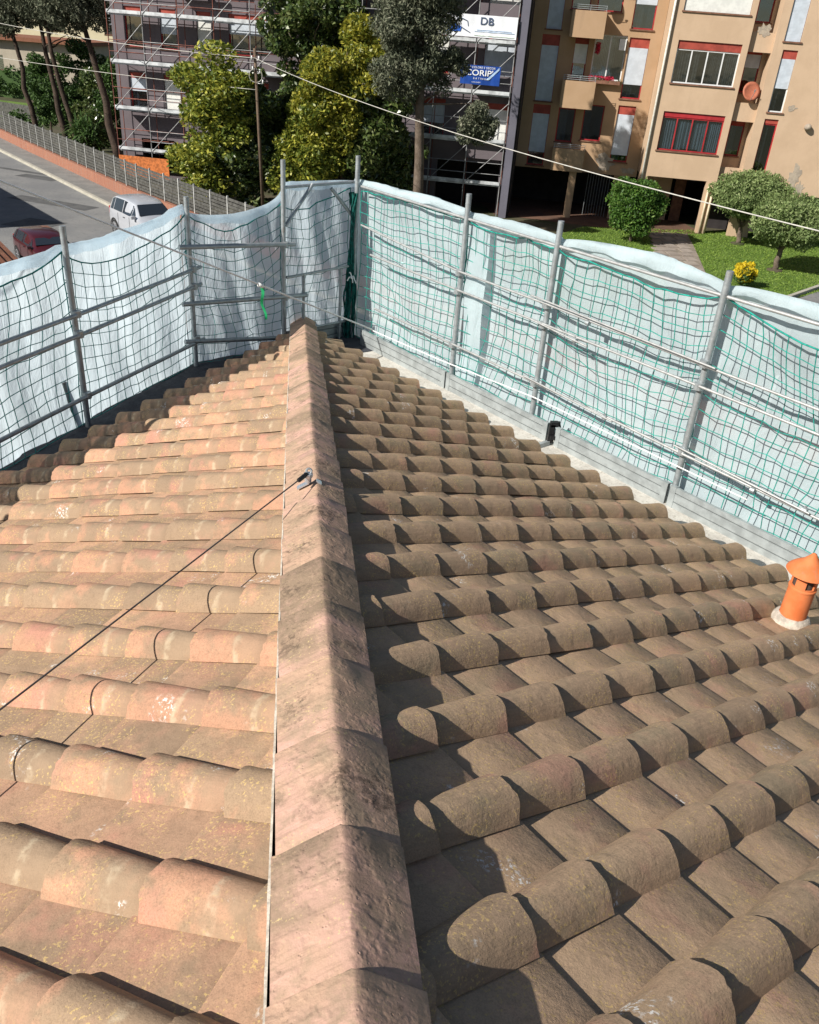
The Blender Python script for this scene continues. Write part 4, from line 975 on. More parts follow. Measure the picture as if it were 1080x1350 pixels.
def window(parent, u0, u1, z0, z1, d, frame='redframe', box=.30, shut=1., panes=1, shm='shutter', sill=True, boxm='redbox', ins=.10):
    """d: depth of the wall face. The frame sits in the opening with its pane, shutter and shutter box as sub-parts."""
    dd = d+ins; fw = .055; mb = MB(); zt = z1-box
    mb.box((u0, dd, z0), (u0+fw, dd+.06, zt)); mb.box((u1-fw, dd, z0), (u1, dd+.06, zt)); mb.box((u0+fw, dd, z0), (u1-fw, dd+.06, z0+fw)); mb.box((u0+fw, dd, zt-fw), (u1-fw, dd+.06, zt))
    for k in range(1, panes):
        c = u0+(u1-u0)*k/panes; mb.box((c-fw/2, dd+.002, z0+fw), (c+fw/2, dd+.058, zt-fw))
    f = mb.build('window', M[frame], parent)
    bx(f, 'pane', (u0+fw, dd+.03, z0+fw), (u1-fw, dd+.04, zt-fw), M['glass'])
    if shut < .9:
        cm = random.choice(('curtain', 'curtain', 'shutter', None)); cw = (u1-u0)*random.uniform(.3, .5)
        if cm: curtain(f, u0+.06, u0+.06+cw, z0+.06, zt-.06, dd+.12, cm)
        if cm and u1-u0 > 1: curtain(f, u1-.06-cw*.8, u1-.06, z0+.06, zt-.06, dd+.12, cm)
    if box: bx(f, 'shutter_box', (u0, dd-.03, zt), (u1, dd+.12, z1), M[boxm])
    if shut > 0:
        zs_ = zt-(zt-z0)*shut; mb = MB(); k = 0; z = zt
        while z > zs_+.02:
            zz = max(z-.055, zs_+.0); mb.box((u0+.02, dd-.028, zz+.006), (u1-.02, dd-.012, z)); mb.box((u0+.02, dd-.022, zz), (u1-.02, dd-.014, zz+.006)); z -= .055
        mb.build('shutter', M[shm], f)
    if sill: bx(f, 'sill', (u0-.06, d-.06, z0-.06), (u1+.06, dd+.06, z0), M['sill'])
    return f
def curtain(parent, u0, u1, z0, z1, d, m='curtain'):
    mb = MB(); n = 30; vs = []
    for i in range(n+1):
        u = lerp(u0, u1, i/n); y = d+.03*math.sin(i*1.9)
        vs += [(u, y, z0), (u, y, z1)]
    mb.add(vs, [(2*i, 2*i+2, 2*i+3, 2*i+1) for i in range(n)]); return mb.build('curtain', M[m], parent)

# ---------------- tan apartment block (right)
QC = (19.89, 31.31, G); Zb = 4.385; TOP = 15.2
tb = empty('apartment_building', QC, AX, 'tan and ochre apartment building with red shutter boxes, behind the lawn at the right', 'building')
# projecting bay C
opC = [(-2.65, .22, 3.68, 5.38), (-2.62, .24, 6.60, 8.35), (-2.68, .27, 9.52, 11.3), (-2.7, .25, 12.4, 14.1), (-2.80, .04, -1, 2.46)]
wall_open(tb, 'wall', -3.2, .52, 0, TOP, 0, .30, opC, M['tan'])
f = window(tb, -2.65, .22, 3.68, 5.38, 0, 'redframe', .22, 0, 4, boxm='redframe'); 
f = window(tb, -2.62, .24, 6.60, 8.35, 0, 'whiteframe', .34, 0, 4); curtain(tb, -2.4, -1.75, 6.7, 8.0, .26); curtain(tb, -1.15, -.5, 6.7, 8.0, .26); curtain(tb, -.45, .15, 6.7, 8.0, .25)
curtain(tb, -1.9, -.55, 3.8, 5.1, .24, 'shutter')
window(tb, -2.68, .27, 9.52, 11.3, 0, 'redframe', .2, 1., 1, 'shutter_w'); window(tb, -2.7, .25, 12.4, 14.1, 0, 'redframe', .3, .6, 3, 'shutter_w')
bx(tb, 'wall', (-3.2, .302, 2.5), (-2.95, 1.6, TOP), M['tan']); bx(tb, 'wall', (.27, .302, 2.5), (.52, 1.35, TOP), M['tan'])
bx(tb, 'wall', (-3.198, .302, 0), (-2.95, .8, 2.498), M['tan'])
for z in (2.47, 5.6, 8.6, 11.6): bx(tb, 'floor_slab', (-2.94, .304, z), (.26, 1.6, z+.2), M['tan'])
mb = MB()
for u in (-3.10,): mb.tube([(u, -.09, .0), (u, -.09, TOP)], .055, 8)
mb.build('downpipe', M['pipe_w'], tb, smooth=True)
mb = MB()
for u in (.20, .42): mb.tube([(u, -.08, 0), (u, -.08, 2.3)], .05, 8)
mb.build('downpipe', M['pipe'], tb, smooth=True)
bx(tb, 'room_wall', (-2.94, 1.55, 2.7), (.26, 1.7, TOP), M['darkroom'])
# loggia strip D and right wall E
opD = [(.72, 1.42, 3.6, 5.3), (.72, 1.42, 6.4, 8.3), (.72, 1.42, 9.3, 11.2), (.72, 1.42, 12.2, 14)]
wall_open(tb, 'loggia_wall', .521, 1.60, 2.3, TOP, 1.1, 1.34, opD, M['tan'])
for i, o_ in enumerate(opD): window(tb, *o_, 1.1, 'redframe', .3, .35 if i else 0, 1, 'shutter', True, 'redbox', .08)
for z in (2.9, 5.75, 8.65, 11.55): bx(tb, 'loggia_parapet', (.522, .25, z-.55), (1.598, .37, z+.25), M['tan'])
opE = [(2.02, 2.66, 3.06, 5.42), (2.05, 2.72, 5.72, 8.28), (1.98, 2.72, 8.62, 11.2), (2.0, 2.7, 11.6, 14.0)]
wall_open(tb, 'wall', 1.60, 9.5, 2.2, TOP, 0, .30, opE, M['tan'])
wall_open(tb, 'wall', 1.60, 4.65, 0, 2.199, .0, .30, [(2.6, 4.0, .0, 2.0)], M['tan'])
window(tb, *opE[0], 0, 'redframe', .2, 0, 1); window(tb, *opE[1], 0, 'whiteframe', .36, .55, 1, 'shutter'); window(tb, *opE[2], 0, 'redframe', 0, 1., 1, 'shutter'); window(tb, *opE[3], 0, 'redframe', .35, 1., 1, 'shutter')
bx(tb, 'wall', (1.60, .302, 2.2), (1.80, 1.35, TOP), M['tan'])
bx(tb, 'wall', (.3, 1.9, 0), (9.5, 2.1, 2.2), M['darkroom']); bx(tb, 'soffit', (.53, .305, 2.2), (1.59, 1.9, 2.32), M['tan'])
def patch(u, z, w_, h_, d, seed):
    rg = random.Random(seed); n = 22; mb = MB(); pts = []
    for i in range(n):
        a = 6.283*i/n; r = 1+rg.uniform(-.38, .32); pts.append((u+w_*r*math.cos(a), z+h_*r*math.sin(a)))
    mb.add([(x, d-.012, y) for x, y in pts]+[(x, d+.01, y) for x, y in pts], [tuple(range(n))]+[(i, n+i, n+(i+1) % n, (i+1) % n) for i in range(n)]); mb.build('bare_patch', M['patch'], tb)
patch(4.05, 3.0, .26, .6, 0, 1); patch(3.1, 5.95, .2, .12, 0, 2); patch(4.4, 2.5, .22, .3, 0, 8); patch(1.1, 9.0, .3, .25, .25, 3)
mb = MB(); mb.lathe([(.0, 0), (.13, .02), (.17, .1), (.15, .2), (.06, .27), (0, .28)], (4.0, -.12, 5.1), 12); mb.build('lamp', M['patch'], tb, smooth=True)
# satellite dish, two
def dish(u, d, z, r, m_, nm, lab):
    e_ = empty('satellite_dish', (0, 0, 0), 0, lab, 'satellite dish'); Mw = Matrix.Translation(QC) @ Matrix.Rotation(AX, 4, 'Z')
    e_.matrix_world = Mw @ Matrix.Translation((u, d, z)) @ Matrix.Rotation(math.radians(12), 4, 'Z') @ Matrix.Rotation(math.radians(72), 4, 'X')
    mb = MB(); mb.lathe([(.001, -.10), (r*.35, -.085), (r*.7, -.04), (r, .02), (r*1.01, .025), (r*.7, -.03), (r*.35, -.07), (.001, -.085)], (0, 0, 0), 24); mb.build('reflector', M[m_], e_, smooth=True)
    mb = MB(); mb.tube([(0, -r*.9, -.0), (0, -r*.3, .38)], .014, 6); mb.tube([(0, -r*.25, .33), (0, -r*.1, .42)], .03, 8); mb.tube([(0, 0, -.1), (0, .1, -.35), (0, .3, -.55)], .02, 6); mb.build('arm', M['galv'], e_)
M['terra'] = simple('terracotta_painted_metal', (.42, .14, .08), .6, 0, .1)
dish(1.12, .05, 6.5, .42, 'terra', '', 'terracotta coloured satellite dish on the recessed balcony')
dish(-7.0, .3, 10.7, .38, 'whiteframe', '', 'white satellite dish at the top of the ochre balconies')
# recessed ochre part B, plane d = 1.6
dB = 1.6
wB = [(-8.88, -8.02, 2.28, 5.12), (-8.88, -8.02, 5.28, 8.18), (-8.78, -8.02, 8.42, 11.1), (-8.8, -8.0, 11.5, 14.2),
      (-6.35, -4.82, 6.42, 8.35), (-7.28, -6.62, 6.38, 8.2), (-6.35, -5.35, 3.66, 5.3), (-7.6, -6.75, 3.5, 5.35), (-6.5, -5.3, 9.3, 11.1), (-7.7, -6.8, 9.3, 11.1),
      (-4.70, -3.84, 2.80, 5.38), (-4.72, -3.76, 5.70, 8.32), (-4.76, -3.72, 8.68, 11.3), (-4.7, -3.8, 11.6, 14.2)]
wall_open(tb, 'wall', -9.75, -3.21, 2.15, TOP, dB, dB+.3, wB, M['ochre'])
window(tb, *wB[0], dB, 'redframe', .42, .74, 1); window(tb, *wB[1], dB, 'redframe', .46, 1, 1); window(tb, *wB[2], dB, 'redframe', .4, 1, 1); window(tb, *wB[3], dB, 'redframe', .4, 1, 1)
window(tb, *wB[4], dB, 'whiteframe', .0, .0, 2); curtain(tb, -6.0, -5.3, 6.5, 8.2, dB+.22, 'shutter_w'); window(tb, *wB[5], dB, 'redframe', .32, .55, 1, 'shutter_w')
window(tb, *wB[6], dB, 'redframe', 0, 0, 1); window(tb, *wB[7], dB, 'redframe', .3, 0, 1); window(tb, *wB[8], dB, 'redframe', .3, 0, 1); window(tb, *wB[9], dB, 'redframe', .3, 0, 1)
window(tb, *wB[10], dB, 'redframe', .40, .86, 1); window(tb, *wB[11], dB, 'redframe', .42, .72, 1); window(tb, *wB[12], dB, 'redframe', .38, .55, 1); window(tb, *wB[13], dB, 'redframe', .38, .9, 1)
for (z0, z1) in ((2.25, 3.28), (5.12, 6.32), (8.14, 9.25), (11.0, 12.1)):       # balconies
    mb = MB(); mb.box((-7.62, dB-1.1, z0), (-6.02, dB-1.0, z1)); mb.box((-7.62, dB-1.0, z0), (-7.52, dB-.002, z1)); mb.box((-6.12, dB-1.0, z0), (-6.02, dB-.002, z1)); mb.box((-7.52, dB-1.0, z0), (-6.12, dB-.002, z0+.14))
    bc = mb.build('balcony', M['ochre'], tb)
    mb = MB()
    for k in range(3): mb.tube([(-7.6, dB-1.05, z1+.06+k*.08), (-6.04, dB-1.05, z1+.06+k*.08)], .012, 5)
    for u in (-7.58, -6.8, -6.06): mb.tube([(u, dB-1.05, z1), (u, dB-1.05, z1+.24)], .012, 5)
    mb.build('railing', M['galv'], bc)
bx(tb, 'pillar', (-6.62, dB-.95, 0), (-6.27, dB-.6, 2.248), M['ochre']); bx(tb, 'beam', (-9.6, dB+.3, 2.15), (-3.2, dB+4, 2.35), M['darkroom'])
bx(tb, 'pillar', (-4.3, dB+.1, 0), (-4.0, dB+.35, 2.149), M['ochre'])
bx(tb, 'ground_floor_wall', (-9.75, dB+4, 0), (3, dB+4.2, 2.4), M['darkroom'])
mb = MB()
for k in range(9): mb.tube([(-5.6+k*.14, dB+.4, 0), (-5.6+k*.14, dB+.4, 2.1)], .012, 5)
mb.build('grille', M['galv'], tb)
bx(tb, 'ground_floor_wall', (-2.6, 2.9, 0), (-1.2, 3.1, 2.45), M['tan']); bx(tb, 'ground_floor_door', (-1.0, 2.95, 0), (-.45, 3.05, 2.1), M['sill'])
patch(-4.9, 2.75, .55, .35, dB, 4); patch(-3.7, 2.4, .35, .14, dB, 5)
bx(tb, 'roof_slab', (-9.85, -.3, TOP), (9.6, 12, TOP+.3), M['tan']); bx(tb, 'rear_wall', (-9.7, 11.5, 0), (9.4, 11.8, TOP), M['tan'])
bx(tb, 'side_wall', (9.2, .31, 0), (9.5, 11.4, TOP), M['tan']); bx(tb, 'side_wall', (-9.74, dB+.31, 2.16), (-9.5, 11.4, TOP), M['ochre'])
# air conditioner and geraniums
bx(tb, 'air_conditioner', (-5.18, dB-.12, 7.75), (-4.86, dB+.08, 8.22), M['whiteframe'])
fl = empty('flower_box', (0, 0, 0), 0, 'window box with red geraniums on the ochre facade', 'flower box'); fl.matrix_world = Matrix.Translation(QC) @ Matrix.Rotation(AX, 4, 'Z') @ Matrix.Translation((-5.6, dB-.2, 6.42))
bx(fl, 'box', (-.75, -.1, -.16), (.75, .1, 0), M['sill'])
M['ger'] = leafmat('geranium_blossom', [(.1, (.30, .01, .03)), (.6, (.55, .02, .06)), (.9, (.7, .04, .10))], .2, .6)
crown('blossom', [(random.uniform(-.7, .7), 0, .06, .14, .12, .12) for _ in range(12)], 700, .035, M['ger'], fl); crown('foliage', [(random.uniform(-.7, .7), 0, .0, .14, .12, .10) for _ in range(12)], 500, .035, M['leaf_h'], fl)
crown('blossom', [(-.55, 0, 1.2+.1*k, .12, .1, .12) for k in range(4)], 300, .035, M['ger'], fl)

# ---------------- building under scaffolding (left and middle)
QA = (9.97, 32.75, G)
sb = empty('apartment_building', QA, AX, 'grey-mauve apartment building standing behind the scaffolding', 'building')
dA = 1.15
ow = []
bays = [(-1.55, -.12), (-4.6, -3.2), (-7.55, -6.6), (-10.6, -9.3), (-14.2, -12.2), (-15.85, -15.1), (-17.75, -16.9), (-19.6, -18.7)]
for (a, b) in bays:
    for zt in (5.08, 7.98, 10.88): ow.append((a, b, zt-1.75, zt))
ow += [(-3.4, -.2, .0, 2.35), (-8, -4.2, .3, 2.3), (-13, -9, .3, 2.2), (-16.4, -14.8, 0, 2.2), (-19.2, -17.4, .4, 2.0)]
wall_open(sb, 'wall', -20.3, .02, 0, 15, dA, dA+.3, ow, M['mauve'])
for i, (a, b) in enumerate(bays):
    for j, zt in enumerate((5.08, 7.98, 10.88)):
        window(sb, a, b, zt-1.75, zt, dA, 'redframe', .27, (1, .55, 0, 1, .8, 0, 1, .4)[(i+j*3) % 8], 1 if b-a < 1 else 2, 'shutter' if (i+j) % 2 else 'shutter_w', True)
bx(sb, 'pier', (.03, .06, 0), (.42, dA+2.1, 15), M['pier']); bx(sb, 'pier_edge', (.425, .2, 0), (.50, dA+2.0, 15), M['darkroom'])
bx(sb, 'ground_floor_wall', (-20, dA+3, 0), (0, dA+3.2, 2.5), M['darkroom']); bx(sb, 'roof_slab', (-20.5, .9, 15), (.45, 12, 15.3), M['mauve'])
bx(sb, 'side_wall', (-20.3, dA+.31, 0), (-20.0, 11.5, 15), M['mauve']); bx(sb, 'rear_wall', (-20.3, 11.5, 0), (.4, 11.8, 15), M['mauve'])
for k, (a, b) in enumerate([(-1.9, -.1), (-12.6, -11.0), (-16.4, -14.9)]):       # projecting balconies with slab and parapet
    for z in (2.75, 5.65, 8.55):
        mb = MB(); mb.box((a, .35, z-.12), (b, dA-.003, z)); mb.box((a, .35, z), (b, .43, z+.65)); mb.build('balcony', M['mauve'], sb)

sc = empty('scaffolding', QA, AX, 'tall tube scaffolding with pale steel decks covering the grey-mauve building', 'scaffolding')
us = [-.05-1.81*k for k in range(12)]
decks = [(1.50, -3.7), (3.58, 99), (5.50, 99), (7.68, 99), (9.78, 99)]
for k, u in enumerate(us):
    for d, r in ((0, .026), (.85, .024)):
        mb = MB(); mb.tube([(u, d, .04), (u, d, 12.5)], r, 6); mb.build('standard', M['scaf' if (k < 3 or k % 3 == 1) and d == 0 else 'rust'], sc)
    mb = MB()
    for z in (1.45, 3.4, 5.45, 7.6, 9.7): mb.tube([(u, 0, z), (u, .85, z)], .02, 5)
    mb.build('transom', M['scaf'], sc)
mbl = 0
for k in range(11):
    u1, u0 = us[k], us[k+1]
    for z in (1.50, 3.42, 5.50, 7.62, 9.78):
        if z < 2 and k > 3 and False: continue
        for q_ in range(3):
            bx(sc, 'deck_board', (u0+.02, .04+q_*.27, z-.06), (u1-.02, .29+q_*.27, z+random.uniform(-.004, .004)), M['deck'])
        bx(sc, 'toe_board', (u0+.03, -.05, z+.02), (u1-.03, -.028, z+.17), M['deck'])
        mt = 'scaf' if k < 4 else random.choice(('rust', 'rust', 'scaf'))
        for dz in (.50, 1.0):
            mb = MB(); mb.tube([(u0, -.04, z+dz), (u1, -.04, z+dz)], .018, 5); mb.build('guard_rail', M[mt], sc)
        mb = MB(); mb.tube([(u0+.05, -.06, z+.05), (u1-.03, -.06, z+1.75)], .018, 5); mb.build('brace', M['scaf'], sc)
        if k > 5:
            mb = MB(); mb.tube([(u0, .9, z+.9), (u1, .9, z+.9)], .018, 5); mb.tube([(u0, .85, z+.45), (u1, .85, z+.45)], .018, 5); mb.build('guard_rail', M['rust'], sc)
# banners
M['banner_w'] = simple('white_banner', (.80, .82, .86), .6, 0, .04, 2); M['banner_b'] = simple('blue_banner', (.012, .06, .30), .5, 0, .15, 2)
M['ink'] = simple('dark_blue_grey_ink', (.07, .10, .17), .6); M['ink_b'] = simple('blue_ink', (.03, .12, .50), .6); M['ink_w'] = simple('white_ink', (.80, .82, .85), .6); M['ink_r'] = simple('red_ink', (.5, .04, .12), .6); M['ink_g'] = simple('pale_green_ink', (.62, .74, .60), .6); M['ink_l'] = simple('pale_blue_ink', (.40, .55, .75), .6)
def text(parent, s, u, z, size, mat, y=-.104, sx=1., bold=0.):
    cu = bpy.data.curves.new('lettering', 'FONT'); cu.body = s; cu.size = size; cu.extrude = .002; cu.offset = bold; cu.align_x = 'CENTER'; cu.align_y = 'CENTER'
    tmp = bpy.data.objects.new('tmp', cu); me = bpy.data.meshes.new_from_object(tmp); bpy.data.objects.remove(tmp); me.name = 'lettering'; me.materials.append(mat)
    return link('lettering', me, parent, Matrix.Translation((u, y, z)) @ Matrix.Rotation(math.pi/2, 4, 'X') @ Matrix.Diagonal((sx, 1, 1, 1)))
def banner(name, u0, u1, z0, z1, mat, lab):
    e_ = empty(name, QA, AX, lab, 'banner'); NX, NZ = 24, 8; mb = MB(); vs = []
    for i in range(NX+1):
        for j in range(NZ+1):
            u = lerp(u0, u1, i/NX); z = lerp(z0, z1, j/NZ); vs.append((u, -.085+.010*math.sin(u*9+z*3)+.006*math.sin(u*23), z))
    mb.add(vs, [(i*(NZ+1)+j, (i+1)*(NZ+1)+j, (i+1)*(NZ+1)+j+1, i*(NZ+1)+j+1) for i in range(NX) for j in range(NZ)]); mb.build('cloth', mat, e_, smooth=True); return e_
b1 = banner('banner', -4.1, -.06, 3.43+Zb, 4.32+Zb, M['banner_w'], 'white banner with the letters DB tied to the scaffolding')
text(b1, 'DB', -1.46, 4.07+Zb, .42, M['ink'], -.112, 1.15, .004)
for (a, b, z, m_) in ((-2.0, -.15, 3.66, 'ink_l'), (-2.0, -.15, 3.50, 'ink_g'), (-1.9, -.3, 3.72, 'ink_l')):
    mb = MB(); mb.box((a, -.108, z+Zb), (b, -.104, z+Zb+.02)); mb.build('line', M[m_], b1)
mb = MB()       # emblem: house gable and blue patch
for (a, b) in (((-3.0, 3.85), (-2.75, 4.2)), ((-2.75, 4.2), (-2.35, 4.05)), ((-2.95, 3.95), (-2.2, 3.6)), ((-2.35, 4.05), (-2.3, 3.85))):
    mb.tube([(a[0], -.108, a[1]+Zb), (b[0], -.108, b[1]+Zb)], .018, 4)
mb.build('emblem', M['ink'], b1)
mb = MB(); mb.add([(-3.3, -.108, 3.6+Zb), (-2.65, -.108, 3.62+Zb), (-2.6, -.108, 3.82+Zb), (-2.95, -.108, 3.95+Zb), (-3.35, -.108, 3.85+Zb)], [(0, 1, 2, 3, 4)]); mb.build('emblem', M['ink_b'], b1)
b2 = banner('banner', -2.46, -.60, 1.50+Zb, 2.30+Zb, M['banner_b'], 'blue banner with white CORIP lettering below the white one')
text(b2, "CORIP'", -1.58, 1.98+Zb, .34, M['ink_w'], -.112, 1.25, .003); text(b2, 'BIANO COLORE E DECOR', -1.62, 2.21+Zb, .12, M['ink_w'], -.112, 1.1); text(b2, 'R A T I N G S', -1.5, 1.75+Zb, .11, M['ink_w'], -.112, 1.1); text(b2, 'www.corip.it', -1.7, 1.60+Zb, .08, M['ink_w'], -.112)
mb = MB(); mb.add([(-1.25, -.106, 1.72+Zb), (-.66, -.106, 2.26+Zb), (-.66, -.106, 2.16+Zb), (-1.1, -.106, 1.72+Zb)], [(0, 1, 2, 3)]); mb.build('flash', M['ink_l'], b2)
# orange mesh at scaffold foot (left)
bx(sc, 'orange_barrier', (-19.9, -.2, .25), (-17.2, -.17, 1.25), simple('orange_mesh_barrier', (.55, .17, .05), .8, 0, .3, 8))

# ---------------- low beige building far left, cream one behind, neighbour's roof
M['beige'] = plaster('beige_render', (.48, .42, .33), (.42, .37, .29), (.33, .29, .23)); M['cream'] = plaster('cream_render', (.70, .62, .42), (.64, .56, .38), (.5, .44, .3))
M['rooft'] = ground_mat('brown_roof_tiles_far', (.28, .12, .075), (.22, .10, .06), (.33, .17, .11), 2, 9)
lb = empty('low_building', (-33, 92, G), math.radians(-10), 'long low beige building with a flat roof beyond the hedge', 'building')
wall_open(lb, 'wall', -20, 12, 0, 4.4, 0, .3, [(7.0, 8.6, 1.6, 3.0), (-4, -2.4, 1.6, 3.0), (1.6, 3.2, 1.6, 3.0)], M['beige'])
for a in (7.0, -4, 1.6): window(lb, a, a+1.6, 1.6, 3.0, 0, 'sill', 0, 0, 1)
bx(lb, 'roof_slab', (-20.5, -.7, 4.4), (12.5, 9, 4.75), M['rooft']); bx(lb, 'side_wall', (11.7, .31, 0), (12, 8.5, 4.4), M['beige'])
cb = empty('villa', (-40, 118, G), math.radians(-8), 'cream villa visible between the pine crowns', 'house')
wall_open(cb, 'wall', -14, 24, 0, 11, 0, .3, [(2, 4, 5, 7), (9, 11, 5, 7), (16, 18, 5, 7)], M['cream'])
for a in (2, 9, 16): window(cb, a, a+2, 5, 7, 0, 'sill', 0, .5, 1)
bx(cb, 'roof', (-15, -1, 11), (25, 10, 11.4), M['rooft']); bx(cb, 'side_wall', (23.7, .31, 0), (24, 9, 11), M['cream'])
# neighbour house, left: only the corner of its roof shows
nh = empty('neighbour_house', (0, 0, 0), 0, 'neighbouring house at the left edge, a corner of its brown tiled roof showing', 'house')
# eave line through (-6.0,7.6)..(-5.3,6.2) at z=-.6 ; roof rises away from the street
ea, eb = V((-8.6, 12.7, -.80)), V((-4.55, 4.9, -.80)); inw = V((-.89, -.46, 0)).normalized(); 
NRW = 26; mb = MB()
for k in range(NRW):
    a0 = inw*(k*.17)+V((0, 0, k*.17*.38)); a1 = inw*((k+1)*.17+.02)+V((0, 0, (k+1)*.17*.38-.012))
    i0 = 1-k/NRW*.0
    q_ = [ea+a0+V((0, 0, .02)), eb+a0+V((0, 0, .02)), eb+a1, ea+a1]; lo = [v-V((0, 0, .03)) for v in q_]
    mb.add(q_+lo, [(0, 1, 2, 3), (7, 6, 5, 4), (0, 4, 5, 1), (3, 2, 6, 7), (0, 3, 7, 4), (1, 5, 6, 2)])
o = mb.build('shingle', M['rooft'], nh)
w1 = [ea+inw*.4, eb+inw*.4, eb+inw*8, ea+inw*8]
mb = MB(); mb.prism([(v.x, v.y) for v in w1], G, -.95); mb.build('wall', M['house_wall'], nh)
# house across the street whose shadow lies on the road (outside the frame)
xh = empty('street_house', (0, 0, 0), 0, 'house beyond the left edge that throws its shadow over the road', 'house')
c0 = V((-14.5, 24.3)); d1 = V((-.53, .85)); d2 = V((-.85, -.53))
mb = MB(); q_ = [c0, c0+d1*9, c0+d1*9+d2*8, c0+d2*8]; mb.prism([tuple(v) for v in q_], G, -.7); mb.build('wall', M['house_wall'], xh)
mb = MB(); q_ = [c0-d1*.0-d2*.0, c0+d1*9, c0+d1*9+d2*8, c0+d2*8]; mb.prism([tuple(v) for v in q_], -.698, -.5); mb.build('roof', M['rooft'], xh)

